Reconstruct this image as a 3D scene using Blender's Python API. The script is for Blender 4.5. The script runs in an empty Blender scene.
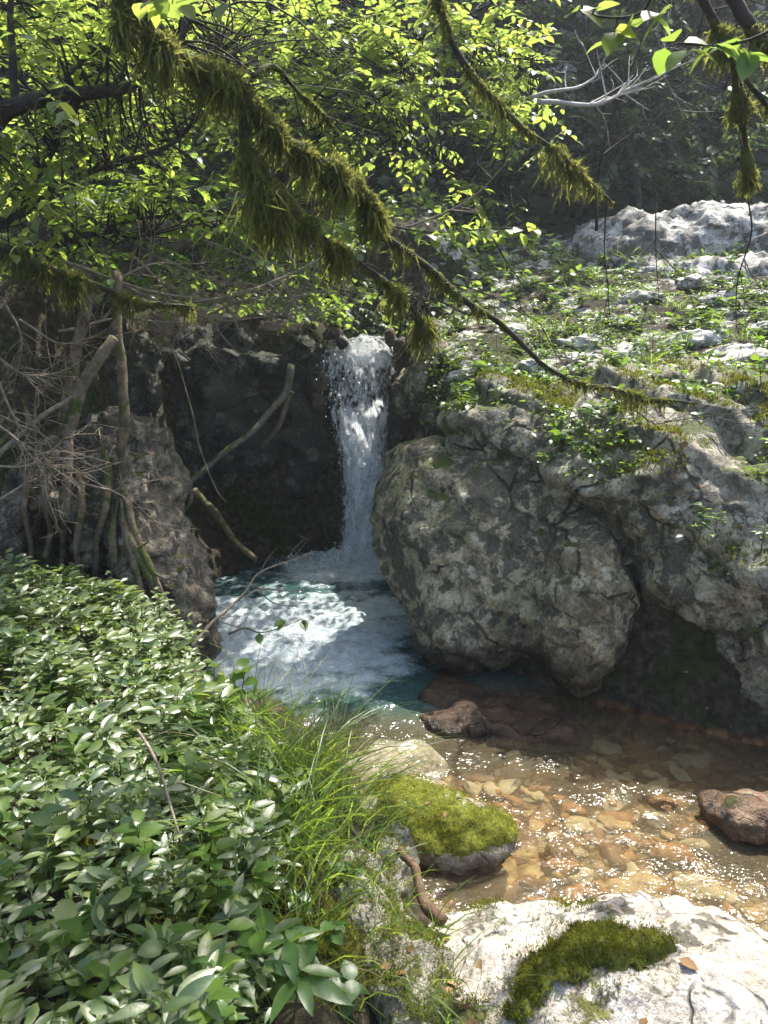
import bpy, math, random
import numpy as np
from mathutils import Vector

random.seed(7)
R = np.random.default_rng(11)
S = bpy.context.scene
COL = S.collection
rad = math.radians

# ------------------------------------------------------------------ camera
CAM = np.array((0.0, 0.0, 2.2)); PITCH = rad(12); F = 769.0
cd = bpy.data.cameras.new('camera'); cam = bpy.data.objects.new('camera', cd); COL.objects.link(cam)
cam.location = CAM; cam.rotation_euler = (rad(90) - PITCH, 0, 0)
cd.sensor_fit = 'VERTICAL'; cd.sensor_height = 36; cd.sensor_width = 27; cd.lens = 27.03
cd.clip_start = 0.05; cd.clip_end = 500
cd.dof.use_dof = True; cd.dof.focus_distance = 5.0; cd.dof.aperture_fstop = 7.5
S.camera = cam

def ray(u, v):
    x = (u - 384) / F; y = (512 - v) / F
    return np.array((x, math.cos(PITCH) + y * math.sin(PITCH), -math.sin(PITCH) + y * math.cos(PITCH)))
def at(u, v, Y):
    d = ray(u, v); return CAM + d * (Y / d[1])
def atz(u, v, z):
    d = ray(u, v); return CAM + d * ((z - CAM[2]) / d[2])
def project(P):
    P = np.asarray(P) - CAM
    f = P[..., 1] * math.cos(PITCH) - P[..., 2] * math.sin(PITCH)
    up = P[..., 1] * math.sin(PITCH) + P[..., 2] * math.cos(PITCH)
    f = np.maximum(f, 1e-3)
    return 384 + F * P[..., 0] / f, 512 - F * up / f

# ------------------------------------------------------------------ light
SUN_AZ, SUN_EL = rad(32), rad(60)
SUN = np.array((math.sin(SUN_AZ) * math.cos(SUN_EL), math.cos(SUN_AZ) * math.cos(SUN_EL), math.sin(SUN_EL)))
ld = bpy.data.lights.new('sun', 'SUN'); ld.energy = 3.5; ld.angle = rad(0.53); ld.color = (1.0, 0.95, 0.86)
lo = bpy.data.objects.new('sun', ld); COL.objects.link(lo); lo.location = (4, 6, 14)
lo.rotation_euler = Vector(SUN).to_track_quat('Z', 'Y').to_euler()
W = bpy.data.worlds.new('World'); S.world = W; W.use_nodes = True
wn = W.node_tree; bg = wn.nodes['Background']
sky = wn.nodes.new('ShaderNodeTexSky'); sky.sky_type = 'NISHITA'; sky.sun_disc = False
sky.air_density = .8; sky.dust_density = 3.0; sky.ozone_density = .6; sky.sun_elevation = SUN_EL; sky.sun_rotation = SUN_AZ
wn.links.new(sky.outputs[0], bg.inputs[0]); bg.inputs[1].default_value = 0.15
S.view_settings.view_transform = 'Standard'; S.view_settings.look = 'None'
S.view_settings.exposure = 1.8; S.view_settings.gamma = 1; S.view_settings.use_curve_mapping = False
S.render.engine = 'CYCLES'
S.cycles.use_denoising = True
S.cycles.max_bounces = 8; S.cycles.diffuse_bounces = 4; S.cycles.glossy_bounces = 3
S.cycles.transmission_bounces = 5; S.cycles.transparent_max_bounces = 12
S.cycles.caustics_reflective = False; S.cycles.caustics_refractive = False
S.cycles.sample_clamp_indirect = 6.0

# ------------------------------------------------------------------ numpy noise
PERM = np.random.default_rng(3).permutation(256).astype(np.int64); PERM = np.concatenate([PERM, PERM, PERM])
GR = np.random.default_rng(5).normal(size=(256, 3)); GR /= np.linalg.norm(GR, axis=1)[:, None]
def perlin(P):
    P = np.asarray(P, float); i = np.floor(P).astype(np.int64); f = P - i; i &= 255
    w = f * f * f * (f * (f * 6 - 15) + 10); out = 0.0
    for dx in (0, 1):
        wx = w[..., 0] if dx else 1 - w[..., 0]
        for dy in (0, 1):
            wy = w[..., 1] if dy else 1 - w[..., 1]
            for dz in (0, 1):
                wz = w[..., 2] if dz else 1 - w[..., 2]
                h = PERM[PERM[PERM[(i[..., 0] + dx) & 255] + ((i[..., 1] + dy) & 255)] + ((i[..., 2] + dz) & 255)]
                g = GR[h]
                out = out + wx * wy * wz * (g[..., 0] * (f[..., 0] - dx) + g[..., 1] * (f[..., 1] - dy) + g[..., 2] * (f[..., 2] - dz))
    return out * 1.5
def fbm(P, octv=4, lac=2.03, gain=0.5):
    P = np.asarray(P, float); a = 1.0; s = 0.0
    for k in range(octv):
        s = s + a * perlin(P + 17.3 * k); P = P * lac; a *= gain
    return s
def ridged(P, octv=3):
    P = np.asarray(P, float); a = 1.0; s = 0.0
    for k in range(octv):
        s = s + a * (1 - 2 * np.abs(perlin(P + 9.1 * k))); P = P * 2.1; a *= .5
    return s
def sstep(a, b, x):
    t = np.clip((x - a) / (b - a), 0, 1); return t * t * (3 - 2 * t)

# ------------------------------------------------------------------ mesh helpers
def mesh_of(name, V, faces, mat, smooth=True):
    me = bpy.data.meshes.new(name)
    V = np.asarray(V, np.float32)
    loops = []; starts = []; n = 0
    tot = []
    for fa in faces:
        fa = np.asarray(fa, np.int32)
        if fa.size == 0: continue
        k = fa.shape[1]; loops.append(fa.ravel()); starts.append(n + k * np.arange(len(fa), dtype=np.int32)); tot.append(len(fa)); n += fa.size
    loops = np.concatenate(loops); starts = np.concatenate(starts)
    me.vertices.add(len(V)); me.vertices.foreach_set('co', V.ravel())
    me.loops.add(len(loops)); me.loops.foreach_set('vertex_index', loops)
    me.polygons.add(len(starts)); me.polygons.foreach_set('loop_start', starts.astype(np.int32))
    me.update(calc_edges=True); me.validate()
    if smooth: me.polygons.foreach_set('use_smooth', np.ones(len(me.polygons), bool))
    for m in (mat if isinstance(mat, (list, tuple)) else [mat]): me.materials.append(m)
    return me
def obj(name, V, faces, mat, parent=None, smooth=True, origin=None):
    V = np.asarray(V, float)
    if origin is None: origin = np.zeros(3)
    me = mesh_of(name, V - np.asarray(origin), faces, mat, smooth)
    o = bpy.data.objects.new(name, me); COL.objects.link(o)
    if parent is None: o.location = origin
    else: o.parent = parent
    return o
def child(name, V, faces, mat, parent, smooth=True):
    loc = np.array(parent.location)
    return obj(name, np.asarray(V, float) - loc, faces, mat, parent, smooth)
def tag(o, label=None, cat=None, group=None, kind=None):
    if label: o['label'] = label
    if cat: o['category'] = cat
    if group: o['group'] = group
    if kind: o['kind'] = kind
    return o
def empty(name, loc):
    o = bpy.data.objects.new(name, None); o.empty_display_size = .1; COL.objects.link(o); o.location = loc; return o

class MB:                                   # collects pieces for ONE mesh
    def __init__(s): s.V = []; s.Q = []; s.T = []; s.n = 0
    def add(s, V, quads=None, tris=None):
        V = np.asarray(V, float)
        if quads is not None and len(quads): s.Q.append(np.asarray(quads) + s.n)
        if tris is not None and len(tris): s.T.append(np.asarray(tris) + s.n)
        s.V.append(V); s.n += len(V)
    def data(s):
        F_ = []
        if s.Q: F_.append(np.concatenate(s.Q))
        if s.T: F_.append(np.concatenate(s.T))
        return np.concatenate(s.V), F_
    def build(s, name, mat, parent=None, origin=None, smooth=True):
        V, F_ = s.data()
        if parent is not None: return child(name, V, F_, mat, parent, smooth)
        return obj(name, V, F_, mat, None, smooth, origin)

def spline(pts, n):
    pts = np.asarray(pts, float); m = len(pts)
    if m < 3:
        t = np.linspace(0, 1, n)[:, None]; return pts[0] * (1 - t) + pts[-1] * t
    P = np.vstack([2 * pts[0] - pts[1], pts, 2 * pts[-1] - pts[-2]])
    s = np.linspace(0, m - 1 - 1e-6, n); i = s.astype(int); t = (s - i)[:, None]
    a, b, c, d = P[i], P[i + 1], P[i + 2], P[i + 3]
    return .5 * (2 * b + (c - a) * t + (2 * a - 5 * b + 4 * c - d) * t ** 2 + (3 * b - a - 3 * c + d) * t ** 3)
def unit(v):
    v = np.asarray(v, float); return v / np.maximum(np.linalg.norm(v, axis=-1, keepdims=True), 1e-9)
def tube(mb, path, r, sides=7, rough=0.0, seed=0.0):
    path = np.asarray(path, float); n = len(path); r = np.broadcast_to(np.asarray(r, float), (n,))
    T = unit(np.gradient(path, axis=0)); up = np.array((0.13, 0.21, 1.0)) if abs(T[0][2]) < .9 else np.array((1.0, .2, 0))
    N = []
    nn = unit(np.cross(T[0], up))
    for k in range(n):
        nn = unit(nn - T[k] * np.dot(nn, T[k])); N.append(nn)
    N = np.array(N); B = np.cross(T, N)
    a = np.arange(sides) * 2 * math.pi / sides
    ring = N[:, None] * np.cos(a)[None, :, None] + B[:, None] * np.sin(a)[None, :, None]
    rr = r[:, None] * np.ones(sides)
    V = path[:, None] + ring * rr[..., None]
    if rough:
        rr = rr * (1 + rough * fbm(V / max(r.max() * 2.5, 1e-4) * np.array((1, 1, 1)) + seed, 3)); V = path[:, None] + ring * rr[..., None]
    V = V.reshape(-1, 3)
    k = np.arange(n - 1)[:, None] * sides; j = np.arange(sides)[None]; j2 = (j + 1) % sides
    Q = np.stack([k + j, k + j2, k + sides + j2, k + sides + j], -1).reshape(-1, 4)
    V = np.vstack([V, path[0], path[-1]]); e = n * sides
    jj = np.arange(sides); T1 = np.stack([np.full(sides, e), (jj + 1) % sides, jj], -1)
    b0 = (n - 1) * sides; T2 = np.stack([np.full(sides, e + 1), b0 + jj, b0 + (jj + 1) % sides], -1)
    mb.add(V, Q, np.vstack([T1, T2]))

def surface_nets(fn, lo, hi, h):
    lo = np.array(lo, float); hi = np.array(hi, float)
    n = np.ceil((hi - lo) / h).astype(int) + 1
    ax = [lo[i] + h * np.arange(n[i]) for i in range(3)]
    P = np.stack(np.meshgrid(*ax, indexing='ij'), -1)
    D = fn(P).astype(np.float32)
    sg = D < 0
    c = n - 1
    cnt = np.zeros(c, np.int8)
    sl = [[slice(0, c[i]), slice(1, c[i] + 1)] for i in range(3)]
    for a in (0, 1):
        for b in (0, 1):
            for d in (0, 1): cnt += sg[sl[0][a], sl[1][b], sl[2][d]]
    act = (cnt > 0) & (cnt < 8)
    idx = np.full(c, -1, np.int64); cells = np.argwhere(act); idx[act] = np.arange(len(cells))
    acc = np.zeros((len(cells), 3)); num = np.zeros(len(cells))
    cor = [(a, b, d) for a in (0, 1) for b in (0, 1) for d in (0, 1)]
    for p in range(8):
        for q in range(p + 1, 8):
            A = np.array(cor[p]); B = np.array(cor[q])
            if np.abs(A - B).sum() != 1: continue
            da = D[tuple((cells + A).T)]; db = D[tuple((cells + B).T)]
            m = (da < 0) != (db < 0); t = np.where(m, da / np.where(m, da - db, 1), 0)
            acc += np.where(m[:, None], A + (B - A) * t[:, None], 0); num += m
    V = lo + h * (cells + acc / np.maximum(num, 1)[:, None])
    quads = []
    for axi in range(3):
        u_, v_ = (axi + 1) % 3, (axi + 2) % 3
        s0 = [slice(None)] * 3; s1 = [slice(None)] * 3
        s0[axi] = slice(0, -1); s1[axi] = slice(1, None)
        E = np.argwhere(sg[tuple(s0)] != sg[tuple(s1)])
        ok = (E[:, u_] > 0) & (E[:, v_] > 0) & (E[:, u_] < c[u_]) & (E[:, v_] < c[v_]) & (E[:, axi] < c[axi])
        E = E[ok]; du = np.zeros(3, int); dv = np.zeros(3, int); du[u_] = 1; dv[v_] = 1
        q = np.stack([idx[tuple((E - du - dv).T)], idx[tuple((E - dv).T)], idx[tuple(E.T)], idx[tuple((E - du).T)]], -1)
        fl = ~sg[tuple(E.T)]
        q[fl] = q[fl][:, ::-1]
        quads.append(q)
    return V, np.concatenate(quads)
def vnormals(V, Q):
    a, b, c_, d = V[Q[:, 0]], V[Q[:, 1]], V[Q[:, 2]], V[Q[:, 3]]
    fn_ = np.cross(c_ - a, d - b); N = np.zeros_like(V)
    for k in range(4): np.add.at(N, Q[:, k], fn_)
    return unit(N)
def ell(P, c, r, rz=0.0):
    p = P - np.array(c)
    if rz:
        cs, sn = math.cos(rz), math.sin(rz)
        p = np.stack([cs * p[..., 0] + sn * p[..., 1], -sn * p[..., 0] + cs * p[..., 1], p[..., 2]], -1)
    r = np.array(r); k0 = np.sqrt(((p / r) ** 2).sum(-1)); k1 = np.sqrt(((p / r ** 2) ** 2).sum(-1))
    return k0 * (k0 - 1) / np.maximum(k1, 1e-6)
def smin(a, b, k):
    h = np.clip(.5 + .5 * (b - a) / k, 0, 1); return b + (a - b) * h - k * h * (1 - h)
def rock(name, adds, mat, h=.03, k=.12, subs=(), big=.12, bigs=1.3, fine=.03, fines=6, ridge=.0, ridges=3., seed=0., floor=None, parent=None, label=None, cat='rock', strata=0.0, bed=0.0, bedf=3.2):
    lo = np.min([np.array(a[0]) - max(a[1]) for a in adds], 0) - .25
    hi = np.max([np.array(a[0]) + max(a[1]) for a in adds], 0) + .25
    if floor is not None: lo[2] = max(lo[2], floor)
    def fn(P):
        d = None
        for a in adds:
            e = ell(P, a[0], a[1], a[2] if len(a) > 2 else 0); d = e if d is None else smin(d, e, k)
        d = d + big * fbm(P * bigs + seed, 2)
        for s_ in subs:
            e = ell(P, s_[0], s_[1], s_[2] if len(s_) > 2 else 0); d = -smin(-d, e, .06)
        if floor is not None: d = np.maximum(d, (floor + .05) - P[..., 2])
        return d
    V, Q = surface_nets(fn, lo, hi, h)
    N = vnormals(V, Q)
    disp = fine * fbm(V * fines + seed, 4)
    if ridge: disp = disp + ridge * (ridged(V * ridges + seed + .4 * fbm(V * 2 + 3)[:, None], 3) - .8)
    if strata: disp = disp + strata * np.sin((V[:, 2] * 14 + V[:, 0] * 5 + 3 * fbm(V * 1.5 + seed)) * 2)
    if bed:
        b_ = (.5 * V[:, 0] + .12 * V[:, 1] + .86 * V[:, 2] + .16 * fbm(V * 1.1 + seed, 3)) * bedf; fr_ = b_ - np.floor(b_)
        disp = disp + bed * (sstep(0, .22, fr_) * (1.25 - fr_) - .5) * (.5 + .8 * np.clip(perlin(V * 1.3 + seed + 5) + .4, 0, 1))
    V = V + N * disp[:, None]; N = vnormals(V, Q)
    if parent is None:
        org = np.array((V[:, 0].mean(), V[:, 1].mean(), V[:, 2].min()))
        o = obj(name, V, [Q], mat, None, True, org)
    else: o = child(name, V, [Q], mat, parent)
    if label: tag(o, label, cat)
    return o, V, N, Q

# ------------------------------------------------------------------ materials
class NT:
    def __init__(s, name):
        s.m = bpy.data.materials.new(name); s.m.use_nodes = True; s.t = s.m.node_tree; s.t.nodes.clear()
        s.out = s.t.nodes.new('ShaderNodeOutputMaterial')
        s._pos = None
    def n(s, ty, **kw):
        nd = s.t.nodes.new('ShaderNode' + ty)
        for k_, v in kw.items():
            if k_.startswith('i_'): s.put(nd.inputs[int(k_[2:]) if k_[2:].isdigit() else k_[2:].replace('_', ' ')], v)
            else: setattr(nd, k_, v)
        return nd
    def put(s, sock, v):
        if isinstance(v, bpy.types.NodeSocket): s.t.links.new(v, sock)
        elif isinstance(v, bpy.types.Node): s.t.links.new(v.outputs[0], sock)
        else:
            if isinstance(v, (tuple, list)) and len(v) == 3 and sock.type == 'RGBA': v = (*v, 1)
            sock.default_value = v
    def math(s, op, a, b=0.0, c=None, clamp=False):
        nd = s.n('Math', operation=op, use_clamp=clamp); s.put(nd.inputs[0], a); s.put(nd.inputs[1], b)
        if c is not None: s.put(nd.inputs[2], c)
        return nd.outputs[0]
    def mix(s, f, a, b):
        nd = s.n('Mix', data_type='RGBA'); s.put(nd.inputs[0], f); s.put(nd.inputs[6], a); s.put(nd.inputs[7], b); return nd.outputs[2]
    def mul(s, f, a, b):
        nd = s.n('Mix', data_type='RGBA', blend_type='MULTIPLY'); s.put(nd.inputs[0], f); s.put(nd.inputs[6], a); s.put(nd.inputs[7], b); return nd.outputs[2]
    def pos(s):
        if s._pos is None: s._pos = s.n('NewGeometry')
        return s._pos.outputs['Position']
    def noise(s, scale, detail=6, rough=.55, vec=None, dist=0.0):
        nd = s.n('TexNoise'); s.put(nd.inputs['Vector'], vec if vec is not None else s.pos())
        nd.inputs['Scale'].default_value = scale; nd.inputs['Detail'].default_value = detail; nd.inputs['Roughness'].default_value = rough; nd.inputs['Distortion'].default_value = dist
        return nd.outputs[0]
    def voro(s, scale, feature='F1', vec=None, out=0):
        nd = s.n('TexVoronoi', feature=feature); s.put(nd.inputs['Vector'], vec if vec is not None else s.pos()); nd.inputs['Scale'].default_value = scale
        return nd.outputs[out]
    def warp(s, amt, scale):
        nd = s.n('TexNoise'); s.put(nd.inputs['Vector'], s.pos()); nd.inputs['Scale'].default_value = scale; nd.inputs['Detail'].default_value = 4
        v = s.n('VectorMath', operation='SCALE'); s.put(v.inputs[0], nd.outputs[1]); v.inputs['Scale'].default_value = amt
        w = s.n('VectorMath', operation='ADD'); s.put(w.inputs[0], v); s.put(w.inputs[1], s.pos()); return w.outputs[0]
    def step(s, a, b, x):
        nd = s.n('MapRange', interpolation_type='SMOOTHSTEP'); s.put(nd.inputs[0], x); nd.inputs[1].default_value = a; nd.inputs[2].default_value = b; return nd.outputs[0]
    def ramp(s, x, stops):
        nd = s.n('ValToRGB'); s.put(nd.inputs[0], x); cr = nd.color_ramp
        while len(cr.elements) < len(stops): cr.elements.new(.5)
        for e, (p, c) in zip(cr.elements, stops): e.position = p; e.color = (*c, 1) if len(c) == 3 else c
        return nd.outputs[0]
    def z(s):
        nd = s.n('SeparateXYZ'); s.put(nd.inputs[0], s.pos()); return nd.outputs[2]
    def nz(s):
        s.pos(); nd = s.n('SeparateXYZ'); s.put(nd.inputs[0], s._pos.outputs['Normal']); return nd.outputs[2]
    def bump(s, h, strength=.5, dist=.02, normal=None):
        nd = s.n('Bump'); s.put(nd.inputs['Height'], h); nd.inputs['Strength'].default_value = strength; nd.inputs['Distance'].default_value = dist
        if normal is not None: s.put(nd.inputs['Normal'], normal)
        return nd.outputs[0]
    def bsdf(s, color, rough=.8, normal=None, spec=.3, **kw):
        nd = s.n('BsdfPrincipled'); s.put(nd.inputs['Base Color'], color); s.put(nd.inputs['Roughness'], rough); nd.inputs['Specular IOR Level'].default_value = spec
        if normal is not None: s.put(nd.inputs['Normal'], normal)
        for k_, v in kw.items(): s.put(nd.inputs[k_.replace('_', ' ')], v)
        return nd.outputs[0]
    def done(s, sh): s.t.links.new(sh, s.out.inputs[0]); return s.m
    def mixs(s, f, a, b):
        nd = s.n('MixShader'); s.put(nd.inputs[0], f); s.t.links.new(a, nd.inputs[1]); s.t.links.new(b, nd.inputs[2]); return nd.outputs[0]

def rock_mat(name, dark=(.05, .047, .038), mid=(.2, .195, .165), pale=(.46, .45, .4), blotch=.5, moss=.3, moss_bias=0.0, wet=None, wetcol=(.10, .055, .025), lichen=.5,
             mosscol=((.02, .03, .008), (.1, .12, .02)), shift=0.0, crack=.6, sc=1.0):
    t = NT(name)
    w = t.warp(.25, 2.2 * sc)
    big = t.noise(1.1 * sc, 5, .55, w); med = t.noise(5.5 * sc, 9, .62, w, .3); fine = t.noise(38 * sc, 8, .65); grain = t.noise(150, 4, .6)
    c = t.ramp(t.math('ADD', t.math('MULTIPLY', med, .75), t.math('MULTIPLY', fine, .25)), [(.33 + shift, dark), (.47 + shift, mid), (.6 + shift, pale), (.75 + shift, tuple(min(.62, p * 1.25) for p in pale))])
    c = t.mul(.75, c, t.ramp(fine, [(.3, (.45, .44, .42)), (.6, (1, 1, 1))]))
    c = t.mul(.5, c, t.ramp(t.noise(2.3 * sc, 6, .6), [(.35, (.75, .68, .55)), (.6, (1, 1, 1))]))
    # pale lichen rosettes with crisp ragged edges
    lw = t.warp(.09, 9 * sc); vd = t.voro(4.5 * sc, 'F1', lw)
    lm = t.math('MULTIPLY', t.step(.36, .30, vd), t.step(.36, .46, t.noise(1.9 * sc, 3)))
    lm = t.math('MULTIPLY', lm, t.step(.36, .46, fine))
    c = t.mix(t.math('MULTIPLY', lm, lichen), c, t.ramp(t.noise(22, 4), [(.35, (.24, .23, .15)), (.65, (.46, .43, .30))]))
    c = t.mix(t.math('MULTIPLY', t.step(.5, .62, t.noise(1.4 * sc, 5, .6, w)), lichen * .55), c, t.ramp(fine, [(.3, (.1, .1, .04)), (.7, (.3, .29, .14))]))
    # dark crusts
    dm = t.step(.60 - .18 * blotch, .64 - .18 * blotch, t.math('ADD', t.math('MULTIPLY', t.noise(7.5 * sc, 7, .65, w), .6), t.math('MULTIPLY', big, .4)))
    c = t.mix(t.math('MULTIPLY', dm, .85), c, t.ramp(fine, [(.35, (.02, .02, .015)), (.65, (.075, .073, .05))]))
    # cracks
    ck = t.step(.035, .0, t.voro(1.7 * sc, 'DISTANCE_TO_EDGE', t.warp(.5, 1.6 * sc)))
    ck = t.math('MULTIPLY', ck, t.step(.45, .6, t.noise(2.1, 3)))
    c = t.mix(t.math('MULTIPLY', ck, crack), c, (.02, .018, .014))
    # moss on ledges
    mn = t.math('ADD', t.math('MULTIPLY', t.noise(3.2 * sc, 7, .65), 1.4), t.math('MULTIPLY', t.nz(), .5))
    mm = t.step(1.12 - moss - moss_bias, 1.22 - moss - moss_bias, mn)
    mc = t.ramp(t.noise(24, 7, .7), [(.32, mosscol[0]), (.68, mosscol[1])])
    c = t.mix(mm, c, mc)
    r = t.ramp(med, [(.3, (.6, .6, .6)), (.7, (.85, .85, .85))])
    hgt = t.math('ADD', t.math('ADD', t.math('MULTIPLY', fine, .35), t.math('MULTIPLY', med, .5)), t.math('MULTIPLY', grain, .12))
    hgt = t.math('SUBTRACT', hgt, t.math('MULTIPLY', ck, .5))
    hgt = t.math('ADD', hgt, t.math('MULTIPLY', mm, t.math('MULTIPLY', t.noise(90, 4, .7), .5)))
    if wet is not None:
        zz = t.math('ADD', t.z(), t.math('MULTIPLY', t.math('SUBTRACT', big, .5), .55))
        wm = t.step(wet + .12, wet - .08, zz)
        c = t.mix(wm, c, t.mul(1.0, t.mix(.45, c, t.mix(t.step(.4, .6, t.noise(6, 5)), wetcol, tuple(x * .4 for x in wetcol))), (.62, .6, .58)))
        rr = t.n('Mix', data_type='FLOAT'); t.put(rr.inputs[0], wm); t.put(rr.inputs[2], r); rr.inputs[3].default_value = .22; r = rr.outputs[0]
    return t.done(t.bsdf(c, r, t.bump(hgt, .9, .05), .35))

def leaf_mat(name, c1, c2, trans, tf=.5, rough=.4, spec=.4, vein=0.0, dead=0.0):
    t = NT(name); g = t.n('NewGeometry'); rnd = g.outputs['Random Per Island']
    c = t.ramp(rnd, [(.0, c1), (1.0, c2)]); tc = t.ramp(rnd, [(.0, tuple(x * .7 for x in trans)), (.55, trans), (1.0, (min(1, trans[0] * 1.35), trans[1] * 1.12, trans[2]))])
    if dead: c = t.mix(t.step(1 - dead, 1 - dead + .01, rnd), c, (.12, .08, .03))
    nz = t.noise(60, 3)
    c = t.mul(.5, c, t.ramp(nz, [(.3, (.6, .6, .6)), (.7, (1, 1, 1))]))
    p = t.bsdf(c, rough, t.bump(nz, .25, .004), spec)
    tr = t.n('BsdfTranslucent'); t.put(tr.inputs[0], tc)
    return t.done(t.mixs(tf, p, tr.outputs[0]))
def bark_mat(name, a, b, moss=0.0, rough=.85, sc=1.0):
    t = NT(name); co = t.n('TexCoord').outputs['Object']
    n1 = t.noise(14 * sc, 8, .65); n2 = t.noise(70 * sc, 6, .6)
    c = t.ramp(n1, [(.3, a), (.7, b)]); c = t.mul(.6, c, t.ramp(n2, [(.3, (.4, .4, .4)), (.65, (1, 1, 1))]))
    if moss:
        c = t.mix(t.step(.62 - moss * .3, .7 - moss * .3, t.math('ADD', t.noise(9, 6), t.math('MULTIPLY', t.nz(), .12))), c, t.ramp(n2, [(.3, (.025, .032, .008)), (.7, (.09, .105, .02))]))
    return t.done(t.bsdf(c, rough, t.bump(t.math('ADD', n1, t.math('MULTIPLY', n2, .4)), .8, .012), .25))
def moss_mat(name, c1, c2, trans, tf=.4):
    t = NT(name); g = t.n('NewGeometry'); rnd = g.outputs['Random Per Island']
    m = t.math('ADD', t.math('MULTIPLY', rnd, .5), t.math('MULTIPLY', t.noise(11, 4), .5))
    c = t.ramp(m, [(.25, c1), (.75, c2)]); p = t.bsdf(c, .85, None, .12)
    tr = t.n('BsdfTranslucent'); t.put(tr.inputs[0], t.ramp(m, [(.2, tuple(x * .5 for x in trans)), (.8, trans)]))
    return t.done(t.mixs(tf, p, tr.outputs[0]))

M = {}
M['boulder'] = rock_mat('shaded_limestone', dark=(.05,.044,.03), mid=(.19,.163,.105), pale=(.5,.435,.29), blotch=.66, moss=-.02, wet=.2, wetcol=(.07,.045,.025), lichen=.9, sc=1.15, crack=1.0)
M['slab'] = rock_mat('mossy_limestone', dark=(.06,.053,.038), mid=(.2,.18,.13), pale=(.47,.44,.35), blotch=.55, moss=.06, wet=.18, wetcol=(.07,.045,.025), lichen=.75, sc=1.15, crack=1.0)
M['pale'] = rock_mat('pale_limestone', dark=(.16, .15, .13), mid=(.42, .41, .37), pale=(.58, .57, .53), blotch=.3, moss=-.3, shift=-.05, lichen=.2)
M['farpale'] = rock_mat('mottled_white_limestone', dark=(.07,.07,.06), mid=(.34,.335,.31), pale=(.56,.55,.52), blotch=.6, moss=-.25, lichen=.2)
M['fore'] = rock_mat('foreground_limestone', dark=(.15, .12, .09), mid=(.42, .375, .32), pale=(.53, .5, .45), blotch=.34, moss=-.16, shift=-.05, lichen=.25, wet=-.02, sc=1.5, mosscol=((.05, .055, .012), (.17, .17, .03)))
M['mossrock'] = rock_mat('moss_capped_rock', dark=(.2, .17, .12), mid=(.4, .35, .27), pale=(.5, .47, .4), blotch=.25, moss=-.02, wet=.07, sc=1.6, mosscol=((.05, .07, .01), (.2, .21, .025)))
M['red'] = rock_mat('rust_stone', dark=(.06, .03, .014), mid=(.17, .1, .055), pale=(.32, .23, .16), blotch=.4, moss=-.12, wet=.08, sc=2, wetcol=(.17, .08, .03))
M['ledge'] = rock_mat('wet_brown_rock', dark=(.02, .015, .009), mid=(.055, .038, .022), pale=(.15, .11, .075), blotch=.5, moss=-.5, wet=.5, sc=1.6, wetcol=(.10, .05, .016), lichen=.1)
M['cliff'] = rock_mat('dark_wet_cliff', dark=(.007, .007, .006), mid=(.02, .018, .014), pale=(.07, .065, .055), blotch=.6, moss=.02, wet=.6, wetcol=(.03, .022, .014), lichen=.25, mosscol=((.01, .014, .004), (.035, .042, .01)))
M['left'] = rock_mat('tufa_rock', dark=(.035, .03, .02), mid=(.11, .092, .062), pale=(.3, .26, .19), blotch=.6, moss=-.04, wet=.25, lichen=.3, sc=1.7)
M['bank'] = rock_mat('bank_rock', dark=(.07, .065, .05), mid=(.26, .24, .2), pale=(.5, .47, .42), blotch=.35, moss=.04, sc=2.2, mosscol=((.03, .04, .01), (.13, .14, .025)))

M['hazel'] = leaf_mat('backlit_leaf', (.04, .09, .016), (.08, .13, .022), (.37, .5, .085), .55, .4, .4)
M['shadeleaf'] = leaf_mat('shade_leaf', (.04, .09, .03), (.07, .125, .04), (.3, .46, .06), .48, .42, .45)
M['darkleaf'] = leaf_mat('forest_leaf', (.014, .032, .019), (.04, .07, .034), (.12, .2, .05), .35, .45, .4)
M['gloss'] = leaf_mat('glossy_leaf', (.04, .09, .024), (.14, .19, .045), (.36, .5, .07), .34, .42, .95, dead=.015)
M['herb'] = leaf_mat('herb_leaf', (.035, .085, .02), (.065, .125, .03), (.24, .4, .04), .4, .4, .45)
M['freshleaf'] = leaf_mat('fresh_leaf', (.05, .11, .02), (.12, .18, .03), (.4, .55, .06), .48, .4, .45)
M['grass'] = leaf_mat('grass_blade', (.045, .1, .018), (.1, .15, .035), (.3, .45, .05), .5, .4, .4, dead=.06)
M['stem'] = bark_mat('green_stem', (.03, .05, .012), (.07, .09, .025), 0, .6, 2)
M['bark'] = bark_mat('dark_bark', (.012, .01, .008), (.05, .042, .032), .15)
M['dead'] = bark_mat('grey_deadwood', (.06, .046, .032), (.27, .215, .15), .2)
M['log'] = bark_mat('bleached_log', (.06, .052, .04), (.22, .195, .15), .1, .8, 1.4)
M['drift'] = bark_mat('brown_driftwood', (.05, .028, .016), (.2, .12, .07), 0, .7, 2)
M['twig'] = bark_mat('pale_twig', (.12, .095, .065), (.36, .3, .22), 0, .8, 2)
M['suntwig'] = bark_mat('sunlit_pale_twig', (.3, .28, .25), (.52, .5, .46), 0, .7, 2)  # lighter copy of the pale twig, with sunlight painted into its colour
M['root'] = bark_mat('muddy_root', (.05, .036, .022), (.25, .19, .12), .25)
M['hangmoss'] = moss_mat('hanging_moss', (.034, .042, .013), (.125, .138, .036), (.42, .44, .1), .46)
M['pad'] = bark_mat('moss_pad', (.03, .042, .006), (.1, .115, .016), 0, .9, 3)
M['brightpad'] = bark_mat('bright_moss_pad', (.07, .085, .01), (.2, .21, .025), 0, .9, 3)
M['brightmoss'] = moss_mat('bright_moss', (.1, .12, .012), (.26, .27, .03), (.4, .42, .04), .35)
M['cushion'] = moss_mat('cushion_moss', (.04, .055, .008), (.15, .16, .02), (.3, .32, .03), .35)

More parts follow.
